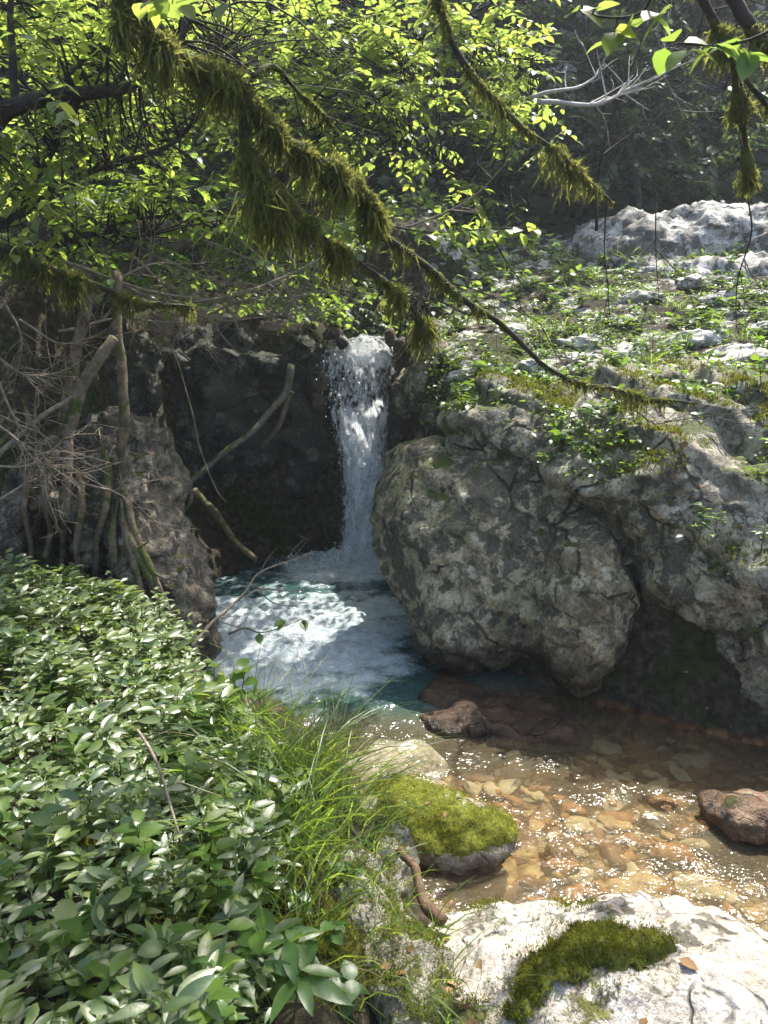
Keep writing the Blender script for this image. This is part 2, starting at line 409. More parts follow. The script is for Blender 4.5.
def ground_mat():
    t = NT('forest_floor')
    n1 = t.noise(2.2, 8, .62); n2 = t.noise(18, 8, .65); n3 = t.noise(80, 5, .6)
    c = t.ramp(n2, [(.32, (.014, .011, .007)), (.5, (.045, .035, .022)), (.68, (.1, .085, .06))])
    c = t.mix(t.step(.5, .58, n1), c, t.ramp(n2, [(.35, (.012, .018, .005)), (.65, (.05, .062, .015))]))
    xx = t.n('SeparateXYZ'); t.put(xx.inputs[0], t.pos()); lime = t.math('MULTIPLY', t.step(.9, 1.4, t.z()), t.math('MULTIPLY', t.step(.3, .9, xx.outputs[0]), t.step(.52, .57, t.noise(3.4, 8, .66))))
    c = t.mix(lime, c, t.ramp(n2, [(.3, (.13, .12, .1)), (.5, (.38, .37, .33)), (.7, (.55, .54, .5))]))
    w = t.warp(.11, 11); vc = t.n('TexVoronoi'); t.put(vc.inputs['Vector'], w); vc.inputs['Scale'].default_value = 17
    pb = t.n('SeparateColor'); t.put(pb.inputs[0], vc.outputs['Color'])
    gr = t.ramp(pb.outputs[0], [(.0, (.12, .055, .016)), (.3, (.26, .15, .05)), (.6, (.33, .24, .12)), (.85, (.4, .33, .2))])
    gr = t.mul(.8, gr, t.ramp(vc.outputs['Distance'], [(.3, (1, 1, 1)), (.75, (.3, .27, .22))]))
    gr = t.mul(.5, gr, t.ramp(n2, [(.3, (.5, .45, .4)), (.6, (1, 1, 1))]))
    gy = t.math('ADD', xx.outputs[1], t.math('MULTIPLY', t.noise(1.6, 4), .9))
    gr = t.mix(t.math('MULTIPLY', t.step(3.75, 4.35, gy), .8), gr, t.mul(1.0, gr, (.85, .5, .28)))
    c = t.mix(t.step(.03, -.05, t.z()), c, gr)
    return t.done(t.bsdf(c, .9, t.bump(t.math('ADD', n2, t.math('MULTIPLY', n3, .4)), 1, .05), .2))
M['ground'] = ground_mat()

# ------------------------------------------------------------------ terrain
CH = np.array([(-.35, 9.0, .45, -.3), (-.40, 8.2, .5, -.4), (-.58, 7.2, .9, -.7), (-.68, 6.0, .95, -.75), (-.34, 5.0, .92, -.5), (.42, 4.2, 1.0, -.22), (1.2, 3.4, 1.12, -.13), (2.2, 2.9, 1.1, -.13), (4, 2.4, 1.1, -.14), (8, 1.5, 1.2, -.2), (40, -5, 2, -.4)])
def channel(x, y):
    best = np.full(x.shape, 1e9); w = np.zeros(x.shape); bed = np.zeros(x.shape); side = np.zeros(x.shape)
    for a, b in zip(CH[:-1], CH[1:]):
        dx, dy = b[:2] - a[:2]; L2 = dx * dx + dy * dy
        t = np.clip(((x - a[0]) * dx + (y - a[1]) * dy) / L2, 0, 1)
        ex, ey = x - a[0] - t * dx, y - a[1] - t * dy; d = np.hypot(ex, ey)
        m = d < best; best = np.where(m, d, best); w = np.where(m, a[2] + t * (b[2] - a[2]), w); bed = np.where(m, a[3] + t * (b[3] - a[3]), bed)
        side = np.where(m, np.sign(dx * ey - dy * ex), side)
    return best, w, bed, side
def terrain(x, y):
    x = np.asarray(x, float); y = np.asarray(y, float)
    d, w, bed, side = channel(x, y)
    P = np.stack([x, y, np.zeros_like(x)], -1)
    n = fbm(P * .9, 3) * .10 + fbm(P * 4.5 + 7, 3) * .03
    left = .5 + .2 * np.clip(-x - 1, 0, 4) + 2.0 * sstep(4.4, 6.6, y) * sstep(-1.75, -2.9, x) - .42 * sstep(4.2, 5.2, y) * sstep(-2.3, -1.6, x)
    left = left - .4 * sstep(-.25, .2, x) * sstep(4, 3, y)
    right = 1.4 + .34 * (np.minimum(y, 12) - 4.8) + .1 * np.clip(x - 1.5, -9, 6)
    right = np.where(y < 4.6, np.maximum(right - 1.0 * sstep(4.7, 3.6, y), .55), right)
    land = np.where(side > 0, right, left)
    back = 2.35 + .25 * (y - 8.2) + .22 * np.clip(x - .8, 0, 4) * sstep(8.2, 9.5, y) + .12 * np.clip(-x - 1, 0, 5)
    bt = sstep(7.9, 8.6, y); land = land * (1 - bt) + np.maximum(back, right * (x > 0)) * bt
    inch = 1 - sstep(.82, 1.28, d / np.maximum(w, .05)); inch = inch * (1 - bt)
    h = land * (1 - inch) + bed * inch + n * (1 - .6 * inch)
    h = h + .6 * sstep(9.6, 9.9, y + .12 * n) * (1 - sstep(.5, 1.2, x))  # ground step added so its steep near face stays in shade
    gd = np.abs((x + .3) - .62 * (y - 8.3)) ; h = h - np.clip(h - 2.22, 0, 9) * (1 - sstep(.3, .75, gd)) * sstep(8.1, 8.5, y) * (1 - sstep(9.3, 10.0, y))  # gully added along the sun direction so sunlight reaches the fall
    wall = np.clip(y - 13.5, 0, 4.6) * 2.6 + np.clip(y - 18.1, 0, 8) * .3  # back wall shaped steep enough to keep itself in shade
    wl = np.clip(-x - 7, 0, 10) * 1.6 + np.clip(x - 9, 0, 10) * .4
    far = np.clip(np.hypot(x, y) - 40, 0, 60) * .15
    return np.minimum(h + wl * sstep(0, 4, y + 3), 12) + wall + far * 0 + (wall > 0) * fbm(P * .5 + 31, 3) * 1.2
def axis_pts(lo, hi, a, b, fine, coarse_n):
    return np.concatenate([lo + (a - lo) * (1 - np.linspace(1, 0, coarse_n, endpoint=False) ** 2.2), np.arange(a, b, fine), b + (hi - b) * np.linspace(0, 1, coarse_n) ** 2.2])
xs = np.unique(axis_pts(-45, 45, -4, 5, .05, 36)); ys = np.unique(axis_pts(-30, 45, .6, 13, .05, 36))
X, Y = np.meshgrid(xs, ys, indexing='ij'); Z = terrain(X, Y)
def HT(x, y):                                # height read off the finished ground sheet
    i = np.clip(np.searchsorted(xs, x) - 1, 0, len(xs) - 2); j = np.clip(np.searchsorted(ys, y) - 1, 0, len(ys) - 2)
    a = (x - xs[i]) / (xs[i + 1] - xs[i]); b = (y - ys[j]) / (ys[j + 1] - ys[j])
    return (Z[i, j] * (1 - a) + Z[i + 1, j] * a) * (1 - b) + (Z[i, j + 1] * (1 - a) + Z[i + 1, j + 1] * a) * b
def grid_faces(nx, ny):
    i = np.arange(nx - 1)[:, None] * ny; j = np.arange(ny - 1)[None]
    return np.stack([i + j, i + ny + j, i + ny + j + 1, i + j + 1], -1).reshape(-1, 4)
tag(obj('ground', np.stack([X, Y, Z], -1).reshape(-1, 3), [grid_faces(len(xs), len(ys))], M['ground']), kind='structure')

# ------------------------------------------------------------------ rocks
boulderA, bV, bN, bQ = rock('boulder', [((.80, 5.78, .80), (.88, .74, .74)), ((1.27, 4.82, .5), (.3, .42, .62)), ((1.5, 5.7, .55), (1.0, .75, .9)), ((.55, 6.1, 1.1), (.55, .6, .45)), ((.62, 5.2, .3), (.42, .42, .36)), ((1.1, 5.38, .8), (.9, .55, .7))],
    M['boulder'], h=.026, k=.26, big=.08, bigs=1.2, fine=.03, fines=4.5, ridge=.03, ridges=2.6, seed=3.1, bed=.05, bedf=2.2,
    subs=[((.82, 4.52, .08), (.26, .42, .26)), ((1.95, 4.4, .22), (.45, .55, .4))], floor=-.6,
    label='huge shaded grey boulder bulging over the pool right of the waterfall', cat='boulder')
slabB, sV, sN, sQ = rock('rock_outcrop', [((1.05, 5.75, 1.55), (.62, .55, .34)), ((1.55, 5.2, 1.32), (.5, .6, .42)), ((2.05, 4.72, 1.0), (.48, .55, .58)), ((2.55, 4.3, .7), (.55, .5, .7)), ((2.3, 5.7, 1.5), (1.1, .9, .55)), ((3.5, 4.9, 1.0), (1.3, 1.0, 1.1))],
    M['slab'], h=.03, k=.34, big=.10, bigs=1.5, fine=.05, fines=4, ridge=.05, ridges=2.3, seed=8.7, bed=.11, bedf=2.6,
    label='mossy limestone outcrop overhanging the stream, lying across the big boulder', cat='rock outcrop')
rock('rock_ledge', [((.62, 4.42, -.04), (.44, .22, .09), .3), ((.44, 4.72, -.04), (.2, .3, .1)), ((.95, 4.25, -.06), (.3, .2, .12))], M['ledge'], h=.018, k=.1, big=.06, bigs=3, fine=.03, fines=8, seed=5.,
    label='low wet brown ledge at the foot of the big boulder', cat='rock')
fore, fV, fN, fQ = rock('boulder', [((.80, 1.83, .10), (.72, .68, .34), .15), ((.45, 2.2, .06), (.34, .36, .22)), ((1.25, 1.85, .05), (.5, .5, .24))], M['fore'], h=.016, k=.14, big=.05, bigs=2.4, fine=.025, fines=8, ridge=.016, ridges=5, seed=21.,
    label='pale sunlit boulder in the bottom corner with a dark moss patch on top', cat='boulder')
mossy, mV, mN, mQ = rock('boulder', [((.28, 3.15, .03), (.34, .22, .15), -.15), ((.10, 3.3, .08), (.2, .16, .13)), ((.03, 3.24, .0), (.18, .18, .14))], M['mossrock'], h=.012, k=.09, big=.04, bigs=3, fine=.02, fines=10, seed=33.,
    label='yellow-green moss-capped stone sitting in the stream before the pale boulder', cat='boulder')
rock('stone', [((1.74, 3.26, .02), (.17, .15, .11), .4), ((1.60, 3.34, .03), (.08, .07, .09)), ((1.98, 3.22, .03), (.22, .18, .15))], M['red'], h=.011, k=.06, big=.03, bigs=4, fine=.018, fines=12, seed=41.,
    label='reddish brown stone breaking the shallow water at the right edge', cat='rock')
rock('stone', [((.08, 4.05, -.2), (.3, .24, .16), .3)], M['pale'], h=.014, big=.03, bigs=4, fine=.012, fines=9, seed=47.,
    label='pale greenish stone lying just under the water below the pool', cat='rock')
bank, gV, gN, gQ = rock('rock', [((.02, 2.06, .22), (.17, .5, .2), .45), ((-.13, 2.38, .24), (.16, .22, .2)), ((.16, 1.72, .2), (.16, .3, .2), .4), ((-.05, 2.75, .12), (.15, .2, .2))], M['bank'], h=.013, k=.08, big=.04, bigs=4, fine=.03, fines=9, ridge=.025, ridges=7, seed=55.,
    label='mossy ridge of rock on the near bank beside the grass', cat='rock')
leftrock, lV, lN, lQ = rock('rock_outcrop', [((-1.62, 5.1, .5), (.3, .4, .85)), ((-1.86, 5.35, 1.15), (.42, .4, .6)), ((-1.36, 4.95, .3), (.2, .32, .5)), ((-2.2, 5.3, .8), (.5, .5, .8)), ((-1.66, 4.75, .2), (.22, .3, .5))], M['left'], h=.022, k=.12, big=.1, bigs=2.6, fine=.05, fines=7, ridge=.04, ridges=4.5, seed=61., strata=.008, subs=[((-1.86, 4.72, .62), (.22, .3, .24)), ((-2.2, 4.9, .9), (.2, .3, .3))],
    label='pitted brown rock gripped by roots at the left edge of the pool', cat='rock outcrop')
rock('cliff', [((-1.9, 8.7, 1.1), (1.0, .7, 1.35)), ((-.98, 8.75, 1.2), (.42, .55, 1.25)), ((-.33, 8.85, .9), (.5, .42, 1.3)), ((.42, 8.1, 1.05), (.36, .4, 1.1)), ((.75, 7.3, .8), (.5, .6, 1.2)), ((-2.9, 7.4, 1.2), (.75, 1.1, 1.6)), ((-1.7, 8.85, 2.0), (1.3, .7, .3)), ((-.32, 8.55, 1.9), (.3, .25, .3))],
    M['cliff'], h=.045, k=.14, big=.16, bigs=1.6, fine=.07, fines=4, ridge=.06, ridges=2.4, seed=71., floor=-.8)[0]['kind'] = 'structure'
rock('rock', [((.28, 7.75, 1.75), (.2, .25, .3)), ((.48, 7.6, 1.9), (.26, .3, .42)), ((.62, 7.2, 1.55), (.3, .3, .3))], M['boulder'], h=.025, k=.08, big=.06, bigs=3, fine=.03, fines=7, seed=77.,
    label='grey lichened rock beside the lip of the waterfall', cat='rock')
rock('stone', [((-.72, 8.3, 1.95), (.1, .12, .24)), ((-.70, 8.22, 1.72), (.09, .1, .2))], M['ledge'], h=.015, k=.06, big=.03, bigs=4, fine=.02, fines=10, seed=79.,
    label='wet rusty knob of rock on the left side of the fall', cat='rock')
rock('rock', [((3.6, 10.5, 3.2), (1.2, 1.0, .7)), ((4.9, 10.3, 3.15), (1.3, 1.1, .85)), ((4.2, 9.3, 2.85), (1.5, .7, .38)), ((2.7, 10.9, 3.1), (.7, .6, .35))], M['farpale'], h=.045, k=.3, big=.14, bigs=1.2, fine=.06, fines=4, ridge=.06, ridges=2.2, seed=83., bed=.03, bedf=2.1,
    label='broad white limestone slab in sun below the dark forest', cat='rock')
rock('stone', [(tuple(at(341, 343, 8.22)), (.075, .1, .075)), (tuple(at(333, 334, 8.3)), (.1, .12, .06))], M['ledge'], h=.011, k=.05, big=.03, bigs=5, fine=.015, fines=12, seed=91.,
    label='dark wet stone splitting the water at the lip of the waterfall', cat='rock')
rock('stone', [(tuple(at(391, 336, 8.2)), (.06, .1, .1)), (tuple(at(402, 350, 8.15)), (.09, .1, .14))], M['ledge'], h=.011, k=.05, big=.03, bigs=5, fine=.015, fines=12, seed=97.,
    label='dark wet stone walling the right side of the waterfall lip', cat='rock')
def pebble_mesh(name, seed, mat, r=(1, .75, .5)):
    def fn(P): return ell(P, (0, 0, 0), r) + .3 * fbm(P * 1.1 + seed, 2)
    V, Q = surface_nets(fn, (-1.5,) * 3, (1.5,) * 3, .17); V = V + vnormals(V, Q) * (.05 * fbm(V * 3 + seed, 3))[:, None]
    return mesh_of(name, V, [Q], mat)
def stone_mesh(name, seed, mat, r=(1, .8, .6)):
    def fn(P): return ell(P, (0, 0, 0), r) + .45 * fbm(P * .9 + seed, 2)
    V, Q = surface_nets(fn, (-1.6,) * 3, (1.6,) * 3, .07); N = vnormals(V, Q)
    V = V + N * (.16 * fbm(V * 2.2 + seed, 4) + .09 * (ridged(V * 1.6 + seed) - .8))[:, None]
    return mesh_of(name, V, [Q], mat)
EXTRA = []
for _ in range(75):
    v_ = 250 + 185 * random.random()
    EXTRA.append((random.uniform(455, 775), v_, random.uniform(.07, .17)))
# pale rocks poking out of the right slope
slope_rocks = [(700, 405, .34), (640, 300, .26), (690, 345, .3), (590, 345, .2), (655, 270, .22), (735, 300, .28), (560, 300, .22), (520, 330, .2), (608, 262, .34), (545, 372, .22), (745, 365, .3), (600, 405, .2), (500, 290, .2), (470, 340, .22), (755, 450, .26), (660, 440, .22), (560, 250, .2), (720, 262, .3), (480, 370, .2), (625, 355, .2), (530, 265, .2), (765, 330, .3), (575, 425, .16), (690, 285, .2), (510, 400, .14)]
stm = [stone_mesh('slope_stone', 100 + 7 * k, M['pale']) for k in range(5)]
GT = np.concatenate([np.arange(1.2, 7, .03), np.arange(7, 40, .1)])
def ground_hit(u, v):
    d = ray(u, v); P = CAM + d * GT[:, None]
    k = np.flatnonzero(P[:, 2] < HT(P[:, 0], P[:, 1]))
    return P[k[0]] if len(k) else CAM + d * 12
for k, (u, v, s_) in enumerate(slope_rocks + EXTRA):
    p = ground_hit(u, v); o = bpy.data.objects.new('rock', stm[k % 5]); COL.objects.link(o)
    f_ = s_ * (.75 + .1 * (k % 4)); o.location = p + np.array((0, .1, -.02)); o.scale = (f_ * 1.25, f_, f_ * .62); o.rotation_euler = (R.uniform(-.3, .3), R.uniform(-.3, .3), R.uniform(0, 6.28))
    tag(o, 'weathered white limestone rock half buried in the sunny planted slope', 'rock', 'white rocks scattered over the right slope')

# ------------------------------------------------------------------ stream bed stones
PEB = []
for k, (a, b) in enumerate([((.12, .05, .012), (.27, .125, .03)), ((.19, .125, .05), (.36, .25, .11)), ((.07, .034, .012), (.17, .08, .028)), ((.22, .18, .105), (.37, .31, .19))]):
    t = NT('bed_stone_%s' % 'abcd'[k]); n1 = t.noise(14, 6, .6)
    PEB.append(pebble_mesh('bed_stone', 3 * k + 1, t.done(t.bsdf(t.ramp(n1, [(.3, a), (.7, b)]), .6, t.bump(n1, .5, .02)))))
cnt = 0
while cnt < 260:
    if cnt < 110: p = atz(R.uniform(430, 700), R.uniform(735, 885), -.1); s_ = R.uniform(.04, .11)
    else: p = atz(R.uniform(350, 800), R.uniform(715, 930), -.1); s_ = R.uniform(.02, .07)
    d, w, bed, sd = channel(np.array(p[0]), np.array(p[1]))
    if d > w * 1.05: continue
    z0 = float(HT(p[0], p[1]))
    if z0 > -.06: continue
    o = bpy.data.objects.new('stone', PEB[R.choice(4, p=[.36, .2, .2, .24])]); COL.objects.link(o)
    o.location = (p[0], p[1], z0 + s_ * .06); o.scale = (s_ * R.uniform(.8, 1.4), s_, s_ * R.uniform(.5, .8)); o.rotation_euler = (R.uniform(-.3, .3), R.uniform(-.3, .3), R.uniform(0, 6.28))
    tag(o, 'small amber stone lying under the shallow stream water', 'stone', 'amber stones on the stream bed'); cnt += 1

# ------------------------------------------------------------------ water
def water_mat():
    t = NT('stream_water')
    foam = t.n('Attribute', attribute_name='foam').outputs['Fac']; deep = t.n('Attribute', attribute_name='deep').outputs['Fac']
    sp = t.n('Mapping'); t.put(sp.inputs[0], t.pos()); sp.inputs['Scale'].default_value = (1, .6, 1)
    w = t.warp(.14, 7)
    n1 = t.noise(9, 9, .68, w, .4); n2 = t.noise(17, 1, .5, sp.outputs[0]); n3 = t.noise(52, 1, .5)
    fm = t.math('ADD', foam, t.math('MULTIPLY', t.math('SUBTRACT', n1, .5), 1.5))
    fm = t.math('MULTIPLY', t.step(.2, 1.0, t.math('ADD', fm, t.math('MULTIPLY', t.math('SUBTRACT', t.noise(34, 7, .7, w), .5), 1.5))), .88)
    hb = t.math('ADD', t.math('MULTIPLY', n2, 1.0), t.math('MULTIPLY', n3, .5))
    hb = t.math('MULTIPLY', hb, t.ramp(t.noise(2.6, 3, .55), [(.38, (.3, .3, .3)), (.6, (1.2, 1.2, 1.2))]))
    nb = t.bump(hb, 1.0, .016)
    fr = t.n('Fresnel'); fr.inputs[0].default_value = 1.33; t.put(fr.inputs['Normal'], nb)
    gl = t.n('BsdfAnisotropic') if False else t.n('BsdfGlossy'); gl.inputs['Roughness'].default_value = .15; t.put(gl.inputs['Normal'], nb); gl.inputs[0].default_value = (1, 1, 1, 1)
    tp = t.n('BsdfTransparent'); t.put(tp.inputs[0], t.mix(deep, (.93, .9, .8), (.25, .5, .52)))
    df = t.n('BsdfDiffuse'); t.put(df.inputs[0], t.mix(deep, (.22, .18, .1), t.mix(t.step(.1, .75, t.math('ADD', foam, t.math('MULTIPLY', t.math('SUBTRACT', n1, .5), .8))), (.02, .07, .07), (.5, .62, .62))))
    body = t.mixs(t.math('ADD', t.math('MULTIPLY', deep, .6), .2), tp.outputs[0], df.outputs[0])
    surf = t.mixs(fr, body, gl.outputs[0])
    fo = t.bsdf(t.mix(t.step(.35, .7, n2), (.55, .66, .69), (.8, .84, .86)), .5, t.bump(t.math('ADD', n1, t.math('MULTIPLY', t.noise(30, 6, .65, w), .7)), 1.0, .09), .4)
    return t.done(t.mixs(fm, surf, fo))
wx = np.arange(-1.9, 5.5, .028); wy = np.arange(1.0, 8.5, .028)
X, Y = np.meshgrid(wx, wy, indexing='ij'); d, w, bed, sd = channel(X, Y)
pool = sstep(4.0, 4.6, Y) * (1 - sstep(.25, .6, X) * sstep(5.0, 4.6, Y))                             # 1 in the pool, 0 in the shallows
dfall = np.hypot((X + .38) / .9, (Y - 7.75))
turb = np.clip(np.exp(-((Y - 5.7) / 1.2) ** 2) * 1.3 + np.exp(-(dfall / .6) ** 2) * 1.2, 0, 1.4) * np.exp(-np.clip(X - (-.35 + .12 * (Y - 6)), 0, 9) ** 2 / .36)
P3 = np.stack([X, Y, 0 * X], -1)
lump = fbm(P3 * np.array((3.2, 4.5, 1)) + 5, 4)
wz = -.03 * (1 - pool) + .07 * np.exp(-(dfall / .5) ** 2) + turb * (.025 * lump + .034 * fbm(P3 * np.array((8, 12, 1)), 4)) + pool * .012 * fbm(P3 * np.array((6, 11, 1)) + 9, 3) + .012 * fbm(P3 * 5 + 2, 3) + .006 * fbm(P3 * 17 + 2, 2)
foam = turb * (1.0 + .7 * lump) - .06 - .35 * np.exp(-((Y - 6.95 - .15 * X) / .28) ** 2)
foam = foam + .22 * np.exp(-((X - .1) / .3) ** 2 - ((Y - 3.55) / .5) ** 2)
foam = foam + .3 * np.exp(-((X + .75 - .25 * (5.2 - Y)) / .3) ** 2 - ((Y - 4.9) / .5) ** 2) * (1 + lump)
foam = foam - .25 * sstep(5.0, 4.5, Y) + .55 * np.exp(-(dfall / .5) ** 2)
V = np.stack([X, Y, wz], -1).reshape(-1, 3); Q = grid_faces(len(wx), len(wy))
inw = (d < w * 1.35).ravel() & (Y < 8.4).ravel(); Q = Q[inw[Q].all(1)]
used = np.unique(Q); remap = np.full(len(V), -1); remap[used] = np.arange(len(used))
wo = obj('water', V[used], [remap[Q]], water_mat()); wo['kind'] = 'structure'
for nm, arr in (('foam', foam), ('deep', pool * .95 + .02)):
    a = wo.data.attributes.new(nm, 'FLOAT', 'POINT'); a.data.foreach_set('value', arr.ravel()[used].astype(np.float32))

def fall_mat():
    t = NT('white_water')
    mp = t.n('Mapping'); t.put(mp.inputs[0], t.pos()); mp.inputs['Scale'].default_value = (1, 1, .26)
    a = t.noise(17, 8, .7, mp.outputs[0], .3); b = t.noise(50, 5, .7, mp.outputs[0])
    thin = t.n('Attribute', attribute_name='thin').outputs['Fac']
    m = t.math('ADD', t.math('MULTIPLY', a, .65), t.math('MULTIPLY', b, .35))
    al = t.step(-.07, .1, t.math('SUBTRACT', m, thin))
    p = t.bsdf((.95, .965, .975), .45, t.bump(m, .9, .04), .5)
    tr = t.n('BsdfTranslucent'); tr.inputs[0].default_value = (.85, .9, .93, 1)
    tp = t.n('BsdfTransparent')
    return t.done(t.mixs(al, tp.outputs[0], t.mixs(.6, p, tr.outputs[0])))
M['fall'] = fall_mat()
prof = [(331, 334, 386, 8.40), (338, 327, 394, 8.30), (354, 320, 399, 8.16), (380, 317, 401, 8.06), (410, 324, 396, 8.0), (432, 331, 391, 7.97), (450, 338, 388, 7.94), (475, 344, 386, 7.92), (505, 346, 383, 7.88), (535, 344, 384, 7.85), (555, 338, 386, 7.8), (565, 330, 388, 7.7), (572, 322, 388, 7.6)]
fall = empty('waterfall', (-.33, 7.95, 0)); tag(fall, 'white waterfall dropping between the dark cliff and the big boulder', 'waterfall')
pv = np.array(prof, float); vv = np.linspace(331, 572, 90)
for layer in range(3):
    rows = []; th = []
    for v in vv:
        l, r_, yy = (np.interp(v, pv[:, 0], pv[:, k_]) for k_ in (1, 2, 3))
        if layer == 1: l, r_ = l + 8, r_ - 8
        if layer == 2: l, r_ = l - 5, r_ + 4
        L = at(l, v, yy); Rr = at(r_, v, yy); s_ = np.linspace(0, 1, 44)[:, None]
        p = L * (1 - s_) + Rr * s_; e = (np.abs(s_[:, 0] - .5) * 2)
        p[:, 1] += .10 * e ** 2 - .06 * layer - .0 ; rows.append(p)
        up = 1 if v < 432 else 0
        th.append((.40 if up else .40 - .09 * min(1, (v - 432) / 40)) + .06 * layer + .17 * e ** 3 + .09 * math.exp(-((v - 385) / 24) ** 2) + .05 * math.exp(-((v - 334) / 8) ** 2) + (.05 * layer if up else 0))
    V = np.array(rows); n_ = fbm(V * np.array((7, 7, 3.0)) + layer * 9, 4)
    V[..., 2] += (.07 * fbm(V[:1] * np.array((7, 0, 0)) + layer * 3, 2) - .03) * np.clip(1 - np.arange(90) / 16, 0, 1)[:, None]; V[..., 1] -= .09 * n_ * np.clip(np.arange(90) / 10, .2, 1)[:, None]; V[0, :, 1] += .5; V[1, :, 1] += .12; V[..., 1] += 0; V[..., 0] += .03 * fbm(V * np.array((5, 5, 4.0)) + 40 + layer, 3)
    o = child('water_sheet', V.reshape(-1, 3), [grid_faces(90, 44)], M['fall'], fall)
    at_ = o.data.attributes.new('thin', 'FLOAT', 'POINT'); at_.data.foreach_set('value', np.array(th).ravel().astype(np.float32))
# droplets and splash lumps
t = NT('water_drops'); M['drops'] = t.done(t.bsdf((.85, .88, .9), .25, None, .5))
oct_V = np.array([(1, 0, 0), (-1, 0, 0), (0, 1, 0), (0, -1, 0), (0, 0, 1), (0, 0, -1)], float)
oct_T = np.array([(0, 2, 4), (2, 1, 4), (1, 3, 4), (3, 0, 4), (2, 0, 5), (1, 2, 5), (3, 1, 5), (0, 3, 5)])
mb = MB()
for k in range(650):
    v = 340 + 230 * R.random() ** .9; l, r_, yy = (np.interp(v, pv[:, 0], pv[:, k_]) for k_ in (1, 2, 3))
    s_ = R.beta(1.6, 1.6) * 1.1 - .05
    p = at(l + (r_ - l) * s_, v, yy - .05 - abs(R.normal(0, .07)))
    r0 = .0022 + .0075 * R.random() ** 3
    mb.add(oct_V * np.array((r0, r0, r0 * R.uniform(1, 2.4))) + p, None, oct_T)
for k in range(1500):
    a = R.uniform(0, 6.28); q = abs(R.normal(0, .33)); p = np.array((-.36 + q * math.cos(a), 7.72 + q * .6 * math.sin(a) - .08, .02 + abs(R.normal(0, .13)) * math.exp(-q * 2)))
    r0 = .004 + .01 * R.random() ** 3; mb.add(oct_V * r0 + p, None, oct_T)
mb.build('spray', M['drops'], fall)['kind'] = 'stuff'

# ------------------------------------------------------------------ leaves
def leaf_tpl(w=.42, fold=.16, droop=.12, nseg=4, tipp=1.0):
    ys_ = np.linspace(0, 1, nseg + 1); V = []; mid = []; lf = []; rt = []
    for k, y in enumerate(ys_):
        hw = w * .5 * (math.sin(math.pi * y ** .85) ** .8 if 0 < y < 1 else 0); zc = -droop * y * y * 2
        mid.append(len(V)); V.append((0, y, zc))
        if 0 < k < nseg:
            lf.append(len(V)); V.append((-hw, y, zc + hw * fold * 2)); rt.append(len(V)); V.append((hw, y, zc + hw * fold * 2))
    T = [(mid[0], rt[0], mid[1]), (mid[0], mid[1], lf[0]), (mid[-1], mid[-2], rt[-1]), (mid[-1], lf[-1], mid[-2])]; Q_ = []
    for k in range(nseg - 2):
        Q_ += [(mid[k + 1], rt[k], rt[k + 1], mid[k + 2]), (lf[k], mid[k + 1], mid[k + 2], lf[k + 1])]
    return np.array(V), np.array(Q_), np.array(T)
LT = {'beech': leaf_tpl(.58, .12, .10, 3), 'hazel': leaf_tpl(.78, .10, .14, 4), 'lance': leaf_tpl(.33, .12, .12, 5), 'tiny': leaf_tpl(.62, .1, .08, 3)}
def add_leaves(mb, tpl, O, D, N, S_):
    V, Q_, T = LT[tpl]; D = unit(D); N = unit(N - D * (N * D).sum(-1, keepdims=True)); X_ = np.cross(D, N); m = len(O); k = len(V)
    W_ = O[:, None] + S_[:, None, None] * (V[None, :, 0, None] * X_[:, None] + V[None, :, 1, None] * D[:, None] + V[None, :, 2, None] * N[:, None])
    off = np.arange(m)[:, None, None] * k
    mb.add(W_.reshape(-1, 3), (Q_[None] + off).reshape(-1, 4) if len(Q_) else None, (T[None] + off).reshape(-1, 3))
# points that must stay in the sun: leaves whose shadow would land there are left off
LIT = []
for (u, v, z_, r_) in [(30, 610, .9, .6), (110, 620, .8, .6), (60, 690, .85, .6), (160, 700, .8, .5), (60, 760, .8, .4), (180, 760, .6, .5), (120, 800, .7, .4), (330, 760, .4, .3), (290, 820, .4, .25), (290, 640, 0, .35), (250, 660, 0, .25), (560, 780, 0, .35), (640, 820, 0, .3), (520, 740, 0, .2), (480, 810, .15, .2), (600, 900, .35, .3), (700, 960, .35, .3), (500, 900, .3, .2), (700, 860, 0, .3)]:
    LIT.append((atz(u, v, z_), r_))
for (u, v, Y_, r_) in [(600, 320, 6.2, .7), (700, 300, 6.5, .8), (700, 400, 5.2, .5), (540, 300, 6.4, .5), (680, 220, 9.6, .9), (640, 430, 5, .3), (740, 240, 9.3, .8), (360, 350, 8.1, .3), (362, 410, 8.0, .35), (364, 480, 7.9, .3), (360, 550, 7.8, .3)]:
    LIT.append((at(u, v, Y_), r_))
def lit_keep(O, p=.96):
    keep = np.ones(len(O), bool)
    for (c, r_) in LIT:
        q = O - c; al = q @ SUN; dist = np.linalg.norm(q - al[:, None] * SUN, axis=1)
        keep &= ~((al > .5) & (dist < r_) & (R.random(len(O)) < p))
    return keep
